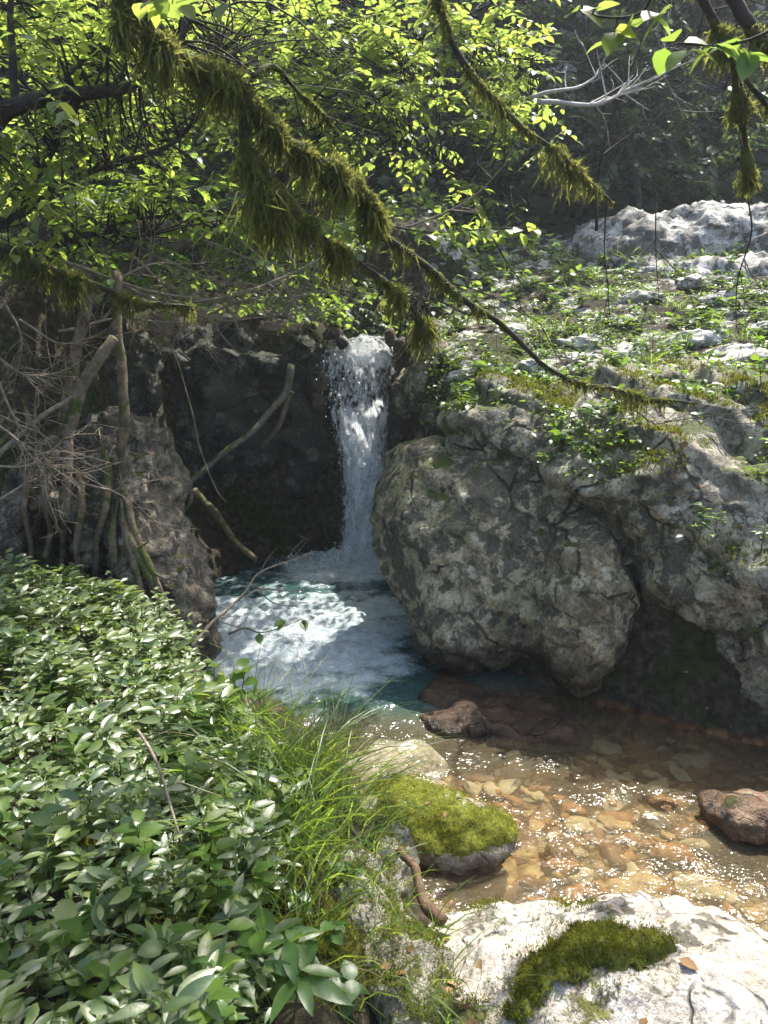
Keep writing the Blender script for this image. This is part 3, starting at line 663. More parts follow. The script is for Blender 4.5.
def spray(lv, tw, base, direc, length, n, size, tpl='beech', flat=.25, sag=.15, keep=True, rt=.0025):
    """a leafy twig: a thin curved stem with alternate leaves held in a plane"""
    direc = unit(direc); sidev = unit(np.cross(direc, (0, 0, 1)) + 1e-6)
    t_ = np.linspace(0, 1, 6)[:, None]
    pts = base + direc * length * t_ + np.array((0, 0, -1)) * sag * length * t_ ** 2 + sidev * R.normal(0, .08) * length * t_ ** 2
    if tw is not None: tube(tw, pts, np.linspace(rt, rt * .35, 6), 4)
    s_ = np.linspace(.12, 1, n) ; i = np.clip((s_ * 5).astype(int), 0, 4); f_ = (s_ * 5 - i)[:, None]
    O = pts[i] * (1 - f_) + pts[i + 1] * f_; sg = np.where(np.arange(n) % 2, 1, -1)[:, None]
    D = direc * .55 + sg * sidev * .85 + np.array((0, 0, -.18)) + R.normal(0, .18, (n, 3)); D[-1] = direc + R.normal(0, .1, 3)
    N = np.array((0, 0, 1.0)) + R.normal(0, flat, (n, 3)); S_ = size * R.uniform(.7, 1.15, n)
    if keep:
        k_ = lit_keep(O); O, D, N, S_ = O[k_], D[k_], N[k_], S_[k_]
    if len(O): add_leaves(lv, tpl, O, D, N, S_)
def limb(path, r0, r1, mb, sides=8, n=26, wob=.02, rough=.15, nose=False):
    p = spline(path, n); p = p + wob * np.stack([perlin(p * 3 + k * 9.7) for k in (1, 2, 3)], -1); tube(mb, p, np.linspace(r0, r1, n) * (.12 + .88 * sstep(0, .25, np.linspace(0, 1, n)) if nose else 1), sides, rough, random.random() * 9); return p

def leafy_tree(name, label, limbs, sprays, leafmat, size, group=None, tpl='beech', bark='bark', nleaf=(9, 15), length=(.25, .5), cat='tree', keep=True, flat=.28):
    """limbs: (path, r0, r1); sprays: (u, v, su, sv, Y, sY, count) clumps of leafy twigs, each tied back to the nearest limb"""
    base = np.array(limbs[0][0][0]); root = empty(name, base); tag(root, label, cat, group)
    tr = MB(); pts = []
    for k, (path, r0, r1) in enumerate(limbs):
        if k == 0: q = limb(path, r0, r1, tr, 10); tr.build('trunk', M[bark], root); lb = MB()
        else: q = limb(path, r0, r1, lb, 7)
        pts.append(q)
    if len(limbs) > 1: lb.build('limb', M[bark], root)
    pts = np.concatenate(pts); lv = MB(); tw = MB()
    for (u, v, su, sv, Y_, sY, c) in sprays:
        for _ in range(c):
            p = at(R.normal(u, su), R.normal(v, sv), R.normal(Y_, sY))
            if p[2] < HT(p[0], p[1]) + .15: continue
            d_ = np.linalg.norm(pts - p, axis=1); a = pts[d_.argmin()]; g = p - a
            L = R.uniform(*length); direc = unit(unit(g + 1e-6) * .6 + R.normal(0, .55, 3) * np.array((1, 1, .35)))
            if d_.min() > .03:
                m_ = (a + p) / 2 + R.normal(0, .06, 3) + np.array((0, 0, .06)); tube(tw, spline([a, m_, p], 7), np.linspace(.008, .003, 7), 4)
            spray(lv, tw, p, direc, L, int(R.integers(*nleaf)), size, tpl, flat, R.uniform(0, .3), keep)
    tw.build('twigs', M[bark], root); lv.build('crown', M[leafmat], root)
    return root

A = lambda *q: [at(*p) for p in q]
leafy_tree('leafy_tree', 'leafy tree on the left bank with dark bent boughs and backlit leaves',
    [(A((-150, 560, 4.6), (-110, 380, 4.5), (-60, 250, 4.3), (-10, 130, 4.15), (15, 104, 4.1), (45, 97, 4.1), (92, 93, 4.1), (125, 88, 4.15), (152, 72, 4.2), (185, 30, 4.3), (205, -40, 4.4)), .06, .018),
     (A((15, 104, 4.1), (13, 60, 4.1), (10, 20, 4.1), (18, -40, 4.1)), .022, .012),
     (A((-60, 250, 4.3), (20, 215, 4.6), (90, 170, 4.8), (160, 150, 5.0), (200, 108, 5.1), (215, 60, 5.2)), .03, .008),
     (A((20, 215, 4.6), (55, 150, 4.7), (70, 120, 4.8), (100, 40, 4.9), (120, -30, 5.0)), .018, .008),
     (A((45, 97, 4.1), (80, 60, 4.3), (110, 30, 4.4), (160, -20, 4.6)), .014, .006),
     (A((205, -40, 4.4), (300, -150, 4.2), (420, -240, 3.8), (560, -310, 3.7)), .018, .006)],  # unseen limb added overhead, with its leaf clumps, to shade the near corner
    [(60, 40, 60, 45, 4.4, .4, 115), (170, 30, 60, 40, 4.7, .4, 95), (40, 140, 55, 35, 4.5, .4, 70), (140, 125, 60, 40, 5.0, .4, 80), (200, 60, 50, 45, 5.3, .4, 65), (20, 200, 40, 25, 4.6, .4, 40), (520, -300, 90, 70, 3.7, .3, 55), (430, -270, 60, 60, 3.5, .25, 30)],
    'hazel', .074)
leafy_tree('leafy_tree', 'pale-leaved tree rising behind the waterfall, its boughs reaching right',
    [(A((300, 330, 9.2), (285, 260, 9.0), (262, 215, 8.8), (300, 150, 8.4), (330, 90, 8.2), (360, 20, 8.0), (380, -60, 8)), .07, .02),
     (A((262, 215, 8.8), (215, 225, 8.6), (165, 195, 8.4), (130, 150, 8.2), (90, 90, 8.0)), .045, .012),
     (A((300, 150, 8.4), (360, 110, 8.0), (420, 80, 7.6), (480, 60, 7.4), (530, 60, 7.3)), .03, .006),
     (A((330, 90, 8.2), (400, 50, 7.8), (470, 15, 7.5), (520, -10, 7.3)), .025, .006),
     (A((360, 110, 8.0), (420, 150, 7.6), (470, 175, 7.4), (510, 190, 7.3)), .018, .005)],
    [(300, 60, 70, 50, 7.8, .6, 170), (420, 40, 55, 35, 7.5, .4, 130), (490, 50, 32, 30, 7.3, .3, 60), (450, 130, 50, 30, 7.4, .3, 50), (230, 110, 60, 45, 8.0, .5, 100), (350, 130, 50, 40, 7.8, .4, 70), (110, 90, 70, 60, 8.2, .5, 110), (480, 185, 30, 16, 7.3, .2, 12)],
    'hazel', .1, nleaf=(9, 15), length=(.3, .6))
leafy_tree('leafy_shrub', 'broad-leaved shrub with bluish shaded leaves hanging above the dark hollow',
    [(A((-40, 330, 6.3), (40, 270, 6.3), (120, 225, 6.3), (200, 212, 6.4), (290, 205, 6.5)), .025, .006), (A((40, 270, 6.3), (90, 240, 6.1), (150, 235, 6.0)), .012, .004)],
    [(60, 215, 50, 18, 6.2, .3, 34), (160, 205, 50, 14, 6.3, .3, 34), (260, 215, 45, 12, 6.5, .3, 26), (100, 235, 60, 10, 6.0, .2, 18), (330, 225, 35, 8, 6.6, .2, 8), (250, 268, 60, 16, 7.6, .3, 40), (130, 262, 60, 14, 7.0, .3, 24), (310, 300, 25, 8, 8.2, .2, 18)],
    'shadeleaf', .10, tpl='hazel', nleaf=(6, 10), length=(.3, .5), cat='shrub', flat=.2)
leafy_tree('leafy_shrub', 'added dark shrub filling the shaded hollow behind the lip of the waterfall', [(A((430, 335, 9.6), (420, 310, 9.4), (390, 295, 9.2), (345, 290, 9.1)), .02, .006)],  # shrub added with dark leaves to give the hollow its shade
    [(360, 300, 35, 8, 9.0, .15, 60), (330, 312, 25, 6, 8.9, .1, 20), (410, 305, 20, 10, 9.2, .2, 30), (370, 318, 30, 5, 9.2, .1, 40)], 'darkleaf', .08, cat='shrub', nleaf=(9, 14), length=(.2, .35))
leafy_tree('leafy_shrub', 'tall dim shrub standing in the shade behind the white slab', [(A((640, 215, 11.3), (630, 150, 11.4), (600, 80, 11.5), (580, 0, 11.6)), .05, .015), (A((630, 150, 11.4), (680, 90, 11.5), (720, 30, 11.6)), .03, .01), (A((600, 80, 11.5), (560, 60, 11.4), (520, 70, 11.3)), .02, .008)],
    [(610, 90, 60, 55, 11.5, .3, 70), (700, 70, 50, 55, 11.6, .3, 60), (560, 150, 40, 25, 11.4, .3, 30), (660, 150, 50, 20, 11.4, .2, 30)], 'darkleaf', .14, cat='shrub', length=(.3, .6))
# forest on the gorge wall behind
bgspec = [(-6.5, 14.2), (-4.6, 13.2), (-2.4, 14.0), (-.4, 13.0), (1.6, 13.8), (3.6, 13.0), (5.6, 13.6), (7.6, 13.2), (.6, 15.2), (4.6, 15.2), (-4.4, 15.6)]
bglab = 'tall dark tree standing in the shade of the gorge wall'
for k, (x, y) in enumerate(bgspec):
    b = np.array((x, y, float(HT(x, y)) - .1)); hgt = R.uniform(8, 10) if x < .8 else R.uniform(3.4, 4.6)
    root = empty('forest_tree', b); tag(root, bglab, 'tree', 'dark forest trees behind the stream')
    tr = MB(); top = b + np.array((R.normal(0, .5), R.normal(-.4, .4), hgt)); q = limb([b, b * .5 + top * .5 + R.normal(0, .2, 3), top], .14, .03, tr, 8, 16, .1); tr.build('trunk', M['bark'], root)
    lv = MB(); tw = MB()
    for j in range(120):
        i = int(R.integers(1, 16)); a = q[i]; g = R.uniform(0, 6.28); L = R.uniform(.5, 2.0) * (1.1 - i / 20); e = a + np.array((math.cos(g) * L, math.sin(g) * L, R.uniform(-.4, .5)))
        tube(tw, spline([a, (a + e) / 2 + (0, 0, .15), e], 5), np.linspace(.022, .006, 5), 4)
        for _ in range(2): spray(lv, None, a * R.uniform(0, .5) + e * 0 + (e - a * 0) * 0 + (e + (a - e) * R.uniform(0, .6)) if False else e + (a - e) * R.uniform(0, .6), R.normal(0, 1, 3) * (1, 1, .4), R.uniform(.4, .7), 13, .15, 'beech', .5, .2, True)
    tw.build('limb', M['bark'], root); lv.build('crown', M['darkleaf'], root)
lv = MB(); n_ = 24000
px = R.uniform(-11, 13, n_); py = 12.0 + 5.2 * R.random(n_); O = np.stack([px, py, HT(px, py) + R.uniform(0, .45, n_)], -1)
k_ = (fbm(O * np.array((.9, .9, .9))) > -.3); O = O[k_]
add_leaves(lv, 'hazel', O, R.normal(0, 1, O.shape) * (1, 1, .5) + (0, -.5, -.2), R.normal(0, .5, O.shape) + (0, -.4, .8), R.uniform(.12, .26, len(O)))
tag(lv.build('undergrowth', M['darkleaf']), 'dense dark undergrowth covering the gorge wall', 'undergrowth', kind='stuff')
# low growth between the fall and the forest
lv = MB(); n_ = 5000
px = R.uniform(-4, 4.5, n_); py = R.uniform(8.7, 12.3, n_); O = np.stack([px, py, HT(px, py) + R.uniform(.0, .3, n_)], -1); k_ = (fbm(O * 1.3 + 4) > .0) & (px < 2.2 + 0 * px); O = O[k_]
add_leaves(lv, 'hazel', O, R.normal(0, 1, O.shape) * (1, 1, .4), R.normal(0, .4, O.shape) + (0, -.2, 1), R.uniform(.06, .13, len(O)))
tag(lv.build('ground_cover', M['shadeleaf']), 'shaded leafy ground cover behind the waterfall', 'ground cover', kind='stuff')

# ------------------------------------------------------------------ mossy boughs
def moss_on(mb, path, rad_, n, length, hang=1.0, width=.0032):
    """feathery strands: most hang below the bough, some bristle off its top and sides"""
    m = len(path); s_ = R.random(n) * (m - 1.001); i = s_.astype(int); f_ = (s_ - i)[:, None]
    c = path[i] * (1 - f_) + path[i + 1] * f_; r_ = np.interp(s_, np.arange(m), rad_)[:, None]
    T = unit(path[i + 1] - path[i]); a = R.uniform(0, 2 * math.pi, n)[:, None]
    n1 = unit(np.cross(T, (0.1, .2, 1))); n2 = np.cross(T, n1); out = n1 * np.cos(a) + n2 * np.sin(a)
    wisp = R.random((n, 1)) < .32
    clump = np.clip(.6 + 1.2 * perlin(c * 11 + 3) + .5 * perlin(c * 31), .15, 1.6)[:, None]
    L = np.interp(s_, np.arange(m), length)[:, None] * R.uniform(.2, 1.2, (n, 1)) * clump
    under = np.clip(.5 - out[:, 2:3] * .6, .26, 1.1); L = np.where(wisp, np.minimum(L * under * 1.15, .24 * R.uniform(.5, 1, (n, 1))), np.minimum(L * .3, .05) * R.uniform(.5, 1.3, (n, 1)))
    d0 = unit(out * .8 + R.normal(0, .45, (n, 3)) + np.array((0, 0, -.3 * hang)) * wisp)
    d1 = unit(d0 * np.where(wisp, .35, 1.0) + R.normal(0, .3, (n, 3)) + np.array((0, 0, -1.0 * hang)) * np.where(wisp, 1.0, .25))
    p0 = c + out * r_ * .85; p1 = p0 + d0 * L * .4; p2 = p1 + d1 * L * .6
    w = unit(np.cross(d1, R.normal(0, 1, (n, 3)))) * width * R.uniform(.6, 1.5, (n, 1))
    V = np.stack([p0 - w * .6, p0 + w * .6, p1 + w, p1 - w, p2], 1).reshape(-1, 3); o5 = np.arange(n)[:, None] * 5
    mb.add(V, np.array([[0, 1, 2, 3]]) + o5, np.array([[3, 2, 4]]) + o5)
    # short side barbs make the strands read as feathery
    b = unit(R.normal(0, 1, (n, 3))) * np.minimum(L * .2, .012); q = p1 * .6 + p2 * .4
    V = np.stack([q, q + b, q + np.array((0, 0, -1)) * np.minimum(L * .15, .02) + b * .4], 1).reshape(-1, 3)
    mb.add(V, None, np.array([[0, 1, 2]]) + np.arange(n)[:, None] * 3)
def mossy_bough(label, paths, group=None):
    """paths: (list of (u, v, Y), wood r0, r1, moss radius list, strand length list, strands)"""
    P0 = A(*paths[0][0]); root = empty('mossy_branch', P0[0]); tag(root, label, 'branch', group)
    wd = MB(); ms = MB()
    for (q, r0, r1, mr, ml, n) in paths:
        p = limb(A(*q), r0, r1, wd, 8, 40, .025); mrr = np.interp(np.linspace(0, 1, 40), np.linspace(0, 1, len(mr)), mr); mll = np.interp(np.linspace(0, 1, 40), np.linspace(0, 1, len(ml)), ml)
        rr = mrr * (.5 + .5 * sstep(-.3, .15, perlin(p * 6 + 2))) * (.55 + .5 * np.clip(perlin(p * 9), -.6, .8)); tube(ms, p - np.array((0, 0, 1)) * (rr * .4)[:, None], np.maximum(rr, .004), 9, .55, 5.)
        mll = mll * (.2 + .9 * sstep(-.3, .15, perlin(p * 6 + 2)))
        moss_on(ms, p - np.array((0, 0, 1)) * (rr * .4)[:, None], rr, n, mll)
        for _ in range(9):
            i = int(R.integers(4, 38)); g = unit(unit(p[min(i + 1, 39)] - p[i]) + R.normal(0, .7, 3)); L = R.uniform(.08, .3)
            tube(wd, spline([p[i], p[i] + g * L * .5 + R.normal(0, .015, 3), p[i] + g * L + R.normal(0, .03, 3)], 7), np.linspace(.004, .0012, 7), 4)
    wd.build('bough', M['bark'], root); ms.build('moss', M['hangmoss'], root); return root
mossy_bough('thick moss-draped bough slanting from the top edge down towards the waterfall', [
    ([(112, -60, 2.9), (150, 25, 2.95), (175, 50, 3.0), (225, 75, 3.05), (252, 105, 3.1), (280, 135, 3.15), (315, 155, 3.2), (350, 175, 3.3), (372, 203, 3.35), (384, 235, 3.4), (424, 265, 3.5), (459, 295, 3.55), (494, 320, 3.65), (524, 345, 3.7), (554, 370, 3.8), (594, 387, 3.9), (644, 397, 4.0), (700, 405, 4.1)], .03, .006,
     [.05, .055, .06, .07, .075, .05, .03, .022, .018, .01, .008, .02, .006], [.14, .18, .18, .22, .22, .17, .13, .09, .07, .05, .04, .17, .03], 24000),
    ([(240, 90, 3.08), (247, 150, 3.1), (268, 190, 3.15), (302, 214, 3.2), (330, 245, 3.3), (365, 268, 3.4), (395, 290, 3.45), (414, 312, 3.5), (430, 335, 3.55)], .022, .008,
     [.06, .07, .065, .05, .03, .022, .02, .02], [.2, .28, .26, .2, .13, .1, .2, .28], 17000),
    ([(252, 80, 3.08), (275, 70, 3.2), (300, 95, 3.3), (322, 115, 3.35), (338, 135, 3.4)], .01, .004, [.018, .014, .01], [.08, .06, .05], 1400),
    ([(118, -40, 2.92), (122, 10, 2.9), (125, 50, 2.9)], .006, .002, [.03, .025, .01], [.12, .12, .1], 1200)])
mossy_bough('slender mossy bough crossing the top centre in front of pale leaves', [
    ([(415, -60, 3.9), (432, -10, 3.9), (450, 35, 4.0), (475, 75, 4.0), (500, 105, 4.1), (530, 130, 4.1), (560, 155, 4.2), (588, 180, 4.2), (614, 206, 4.3)], .02, .008, [.03, .03, .028, .03, .035, .045, .02], [.1, .12, .1, .12, .12, .2, .12], 8500)])
mossy_bough('mossy stem hanging down at the top right corner over the dark forest', [
    ([(672, -80, 3.4), (690, -20, 3.4), (712, 20, 3.4), (732, 62, 3.45), (742, 110, 3.5), (744, 150, 3.5), (748, 192, 3.5)], .022, .008, [.03, .035, .05, .06, .055, .03], [.1, .12, .16, .17, .15, .1], 8000),
    ([(712, -60, 3.35), (742, 10, 3.35), (775, 45, 3.3), (830, 90, 3.3)], .03, .02, [.04, .05, .05], [.1, .12, .12], 3200),
    ([(732, 62, 3.45), (752, 85, 3.4), (790, 125, 3.4)], .012, .008, [.03, .03, .02], [.08, .1, .08], 1500)])
mossy_bough('low mossy bough fringed with hanging moss at the left edge', [
    ([(-70, 225, 4.2), (-20, 240, 4.2), (20, 255, 4.25), (60, 272, 4.3), (100, 288, 4.4), (140, 302, 4.5), (192, 306, 4.6)], .035, .01, [.04, .045, .045, .05, .05, .02], [.22, .26, .26, .24, .26, .14], 11000)])

# ------------------------------------------------------------------ bare wood
def twiggy(name, label, main, r0, r1, mat, ntw=10, tl=(.1, .35), group=None, cat='branch', wob=.03, rough=.15, n=24):
    P_ = [np.array(p) for p in main]; root = MB(); q = limb(P_, r0, r1, root, 7, n, wob, rough, cat == 'root'); o = root.build(name, M[mat], None, P_[0]); tag(o, label, cat, group)
    if ntw:
        L0 = np.linalg.norm(q[-1] - q[0])
        for k in range(ntw):
            tw = MB(); i = int(R.integers(n // 4, n - 1)); T = unit(q[i + 1] - q[i]); g = unit(T * .8 + R.normal(0, .6, 3)); L = R.uniform(*tl); rr = max(.0022, (r0 + (r1 - r0) * i / n) * .55)
            e = q[i] + g * L; m_ = (q[i] + e) / 2 + R.normal(0, .06 * L, 3); s_ = spline([q[i], m_, e + R.normal(0, .05 * L, 3)], 9); tube(tw, s_, np.linspace(rr, .0012, 9), 4)
            for _ in range(2):
                j = int(R.integers(2, 8)); e2 = s_[j] + unit(g + R.normal(0, .7, 3)) * L * R.uniform(.2, .5); tube(tw, spline([s_[j], (s_[j] + e2) / 2 + R.normal(0, .01, 3), e2], 6), np.linspace(rr * .5, .001, 6), 4)
            tw.build('twig', M[mat], o)
    return o
twiggy('fallen_log', 'bare grey log leaning in the dark hollow left of the waterfall', A((292, 366, 7.9), (284, 392, 7.8), (262, 420, 7.6), (235, 445, 7.4), (205, 468, 7.2), (186, 486, 7.1)), .042, .026, 'log', 0, cat='log')
twiggy('fallen_log', 'thin dark broken limb standing behind the leaning grey log', A((291, 392, 8.05), (280, 425, 8.0), (262, 450, 7.95)), .035, .02, 'root', 0, cat='log')
twiggy('dead_branch', 'crooked stub curling down from the lower end of the grey log', A((188, 484, 7.1), (190, 500, 7.05), (182, 512, 7.0), (172, 528, 7.0)), .03, .008, 'log', 0)
twiggy('fallen_log', 'dark log slanting into the pool under the leaning grey log', A((195, 490, 7.5), (215, 515, 7.3), (235, 540, 7.1), (255, 560, 7.0)), .045, .03, 'root', 0, cat='log')
twiggy('dead_branch', 'bare forked branch reaching over the pool from the left bank', A((190, 648, 4.5), (205, 632, 4.6), (222, 614, 4.75), (245, 590, 5.0), (256, 575, 5.1), (280, 564, 5.2), (312, 550, 5.3)), .013, .004, 'twig', 9, (.15, .4))
for (lab, q) in [('thin bare shoot arching right from the forked branch over the pool', [(238, 598, 4.9), (262, 588, 5.0), (290, 590, 5.1), (315, 588, 5.15), (347, 576, 5.2)]), ('lowest bare shoot of the branch over the pool', [(255, 590, 4.95), (272, 600, 5.0), (298, 606, 5.05)])]:
    twiggy('dead_branch', lab, A(*q), .006, .002, 'twig', 3, (.05, .15))
twiggy('driftwood', 'short reddish driftwood stick lying on the pale foreground boulder', A((398, 852, 2.56), (404, 860, 2.54), (415, 870, 2.5), (420, 886, 2.45), (427, 905, 2.38), (446, 926, 2.3)), .013, .024, 'drift', 0, cat='driftwood', rough=.3)
twiggy('dead_branch', 'pale dead branch with forked twigs before the dark forest', A((538, 103, 5.2), (566, 103, 5.2), (600, 103, 5.25), (625, 92, 5.3), (660, 76, 5.4), (682, 66, 5.5)), .017, .005, 'suntwig', 18, (.12, .55))
twiggy('dead_branch', 'straight pale dead twig above the forked dead branch', A((532, 98, 5.2), (560, 90, 5.2), (590, 78, 5.3), (601, 68, 5.3)), .013, .005, 'suntwig', 5, (.1, .3))
twiggy('dead_branch', 'upright bare twig behind the pale dead branches', A((596, 230, 5.8), (598, 170, 5.7), (612, 110, 5.6), (634, 60, 5.5), (648, 20, 5.5)), .012, .004, 'bark', 8, (.2, .5))
twiggy('dead_branch', 'thin curved twig rising left of the planted slope', A((395, 225, 5.0), (440, 215, 5.0), (480, 190, 5.0), (505, 165, 5.0), (512, 150, 5.0)), .006, .002, 'twig', 5, (.1, .3))
hang = [((612, 205, 4.3), (600, 250, 4.3), (606, 290, 4.3), (612, 330, 4.3)), ((664, 190, 4.6), (662, 235, 4.6), (660, 270, 4.6), (655, 310, 4.6)), ((748, 190, 3.6), (746, 240, 3.6), (742, 290, 3.6), (738, 330, 3.6)), ((660, 250, 5.0), (690, 278, 5.0), (720, 300, 5.0)), ((490, 240, 4.6), (520, 275, 4.6), (540, 310, 4.6)), ((600, 390, 4.2), (660, 425, 4.2), (720, 420, 4.2), (790, 416, 4.2)), ((384, 232, 3.5), (430, 268, 3.7), (500, 290, 3.9), (560, 350, 4.1), (600, 395, 4.2))]
for q in hang: twiggy('dead_branch', 'thin dark bare twig hanging before the sunny slope', A(*q), .0045, .0015, 'bark', 7, (.1, .35), 'bare twigs in front of the slope', wob=.09)
tangle = [((60, 262, 5.4), (160, 292, 5.6), (250, 300, 5.9), (330, 290, 6.1)), ((120, 285, 5.6), (200, 315, 5.8), (260, 318, 6.0), (320, 300, 6.0)), ((330, 255, 6.0), (270, 285, 5.9), (200, 300, 5.7), (120, 300, 5.6)), ((150, 255, 6.2), (200, 275, 6.2), (260, 285, 6.2), (310, 270, 6.3)), ((240, 240, 6.2), (280, 280, 6.1), (300, 310, 6.0)), ((90, 300, 5.5), (140, 270, 5.7), (210, 262, 6.0)), ((180, 330, 5.9), (240, 300, 6.0), (300, 312, 6.1), (345, 280, 6.2)), ((200, 240, 6.4), (260, 262, 6.4), (330, 262, 6.5)), ((60, 330, 5.3), (120, 320, 5.5), (190, 325, 5.7)), ((130, 250, 5.9), (170, 300, 5.8), (180, 340, 5.8)), ((270, 320, 6.2), (300, 295, 6.3), (350, 262, 6.4))]
for q in tangle: twiggy('dead_branch', 'dry bare branch in the tangle hanging above the dark hollow', A(*q), .012, .003, 'twig', 20, (.15, .5), 'dry branches tangled above the hollow')
twiggy('dead_branch', 'thick pale broken limb lying in the twig tangle', A((142, 275, 6.3), (155, 258, 6.35), (178, 244, 6.4), (205, 238, 6.5)), .04, .03, 'log', 0)
twiggy('hanging_vine', 'long thin stem trailing down across the dark hollow', A((165, 340, 5.2), (180, 375, 5.2), (193, 415, 5.2), (205, 460, 5.2), (214, 490, 5.2), (224, 502, 5.2)), .007, .004, 'dead', 0, cat='vine')
# roots and stems at the left
twiggy('dead_tree', 'dark upright stem growing from the root-gripped rock', A((116, 505, 5.0), (119, 470, 5.0), (124, 420, 5.0), (124, 370, 5.05), (119, 325, 5.1), (116, 270, 5.2)), .036, .03, 'root', 0, cat='dead tree')
twiggy('dead_tree', 'grey leaning broken stem with a pale cut top', A((66, 440, 4.75), (76, 405, 4.75), (92, 375, 4.8), (104, 355, 4.8), (114, 341, 4.85)), .042, .03, 'dead', 0, cat='dead tree')
twiggy('dead_tree', 'mossy stem behind the broken one, rising to the left bough', A((70, 470, 5.0), (66, 420, 5.0), (72, 375, 5.0), (82, 335, 5.05), (90, 290, 5.1)), .045, .035, 'root', 0, cat='dead tree')
twiggy('dead_branch', 'short broken stub hanging below the crossing stems', A((66, 440, 4.7), (66, 470, 4.68), (64, 500, 4.66), (65, 514, 4.66)), .032, .018, 'dead', 0)
twiggy('dead_branch', 'pale dry stick leaning from the left edge onto the broken stem', A((-15, 462, 4.5), (10, 440, 4.55), (40, 415, 4.65), (75, 395, 4.75)), .018, .014, 'twig', 3, (.1, .3))
rootq = [((100, 430, 4.8), (108, 470, 4.8), (104, 520, 4.8), (96, 560, 4.8), (90, 610, 4.7)), ((118, 470, 4.8), (130, 520, 4.8), (146, 560, 4.8), (168, 600, 4.7), (176, 640, 4.6)), ((60, 420, 4.7), (70, 460, 4.7), (60, 520, 4.7), (66, 570, 4.6)), ((118, 480, 4.98), (122, 520, 4.86), (132, 560, 4.72), (142, 590, 4.6), (152, 620, 4.5), (160, 650, 4.45)), ((116, 500, 4.95), (112, 540, 4.85), (114, 580, 4.75), (110, 620, 4.7), (112, 650, 4.65)), ((50, 440, 4.75), (46, 490, 4.7), (48, 540, 4.6), (42, 590, 4.55)), ((20, 400, 4.6), (30, 450, 4.6), (26, 500, 4.55), (32, 560, 4.5)), ((75, 450, 4.8), (82, 500, 4.8), (78, 550, 4.75), (86, 600, 4.7)), ((124, 520, 4.84), (140, 560, 4.78), (156, 590, 4.7), (166, 630, 4.6))]
lu, lvv = project(lV)
def hug(q):
    out = []
    for (u, v, Y_) in spline(np.array(q), 12):
        k = np.hypot(lu - u, lvv - v) < 7; yy = lV[k][:, 1].min() if k.any() else Y_
        out.append(at(u, v, min(yy - .015, Y_ + .35)))
    out = np.array(out); out[1:-1] = (out[:-2] + out[1:-1] * 2 + out[2:]) / 4; return list(out)
for q in rootq: twiggy('tree_root', 'muddy grey root clasping the pitted left rock', hug(q), .032, .016, 'root', 4, (.08, .25), 'roots on the left rock', cat='root', rough=.3)
brush = [((-10, 350, 4.4), (30, 375, 4.5), (70, 365, 4.6)), ((-10, 420, 4.3), (25, 450, 4.3), (60, 500, 4.4)), ((0, 500, 4.3), (40, 480, 4.4), (85, 470, 4.5)), ((0, 380, 4.4), (20, 430, 4.4), (55, 470, 4.5)), ((5, 300, 4.8), (20, 340, 4.8), (14, 390, 4.8)), ((-10, 470, 4.2), (30, 465, 4.3), (70, 430, 4.4)), ((20, 320, 4.9), (60, 345, 4.9), (100, 335, 5.0)), ((78, 480, 4.75), (120, 495, 4.8), (160, 522, 4.85))]
for q in brush: twiggy('dead_branch', 'fine pale dead brush among the stems at the left edge', A(*q), .009, .003, 'twig', 18, (.12, .35), 'dead brush at the left edge')
# ------------------------------------------------------------------ overhanging leafy twigs
def leafy_twig(label, main, clusters, mat, size, tpl='hazel', r=.006, group=None):
    P_ = A(*main); mb = MB(); q = limb(P_, r, r * .4, mb, 6, 18, .015); o = mb.build('leafy_branch', M['bark'], None, P_[0]); tag(o, label, 'branch', group)
    lv = MB(); pt = MB()
    for (u, v, Y_, n) in clusters:
        p = at(u, v, Y_); a = q[np.linalg.norm(q - p, axis=1).argmin()]; tube(pt, spline([a, (a + p) / 2 + (0, 0, .01), p], 5), np.linspace(.003, .0015, 5), 4)
        for _ in range(n):
            d_ = R.normal(0, 1, 3) * (1, .7, .3) + (0, -.2, -.35); add_leaves(lv, tpl, p[None] + R.normal(0, .012, (1, 3)), d_[None], (R.normal(0, .3, 3) + (0, -.25, 1))[None], np.array([size * R.uniform(.75, 1.15)]))
    pt.build('twig', M['bark'], o); lv.build('leaves', M[mat], o); return o
leafy_twig('leafy twig with large drooping leaves at the top right', [(700, -70, 2.4), (660, -20, 2.45), (640, 10, 2.5), (600, 15, 2.5), (570, 8, 2.5)],
    [(578, 10, 2.5, 2), (596, 10, 2.5, 2), (614, 38, 2.5, 3), (628, 28, 2.5, 2), (660, 12, 2.45, 3), (672, 8, 2.45, 2)], 'hazel', .085)
leafy_twig('leafy twig with broad leaves in front of the hanging mossy stem', [(790, 20, 2.6), (760, 36, 2.6), (725, 45, 2.6), (690, 45, 2.6)], [(668, 48, 2.6, 2), (686, 46, 2.6, 3), (712, 46, 2.6, 3), (735, 45, 2.6, 3), (750, 48, 2.6, 2)], 'shadeleaf', .085)
leafy_twig('small leafy twig with bright leaves hanging at the top left', [(130, -50, 2.2), (165, -20, 2.2), (200, -5, 2.2)], [(145, 2, 2.2, 3), (172, 4, 2.2, 4), (230, 5, 2.3, 2), (160, -3, 2.2, 3)], 'hazel', .07)
leafy_twig('horizontal leafy twig catching sun left of the planted slope', [(395, 226, 4.6), (430, 232, 4.6), (480, 230, 4.6), (535, 226, 4.65)], [(u, 231 + R.normal(0, 3), 4.6, 4) for u in range(425, 540, 12)], 'hazel', .075)
leafy_twig('small sprig of leaves poking out above the dark hollow', [(350, 292, 5.6), (320, 283, 5.6), (290, 272, 5.6), (268, 266, 5.6)], [(270, 265, 5.6, 3), (284, 271, 5.6, 3), (300, 274, 5.6, 3), (318, 280, 5.6, 3), (324, 289, 5.6, 2)], 'hazel', .075)
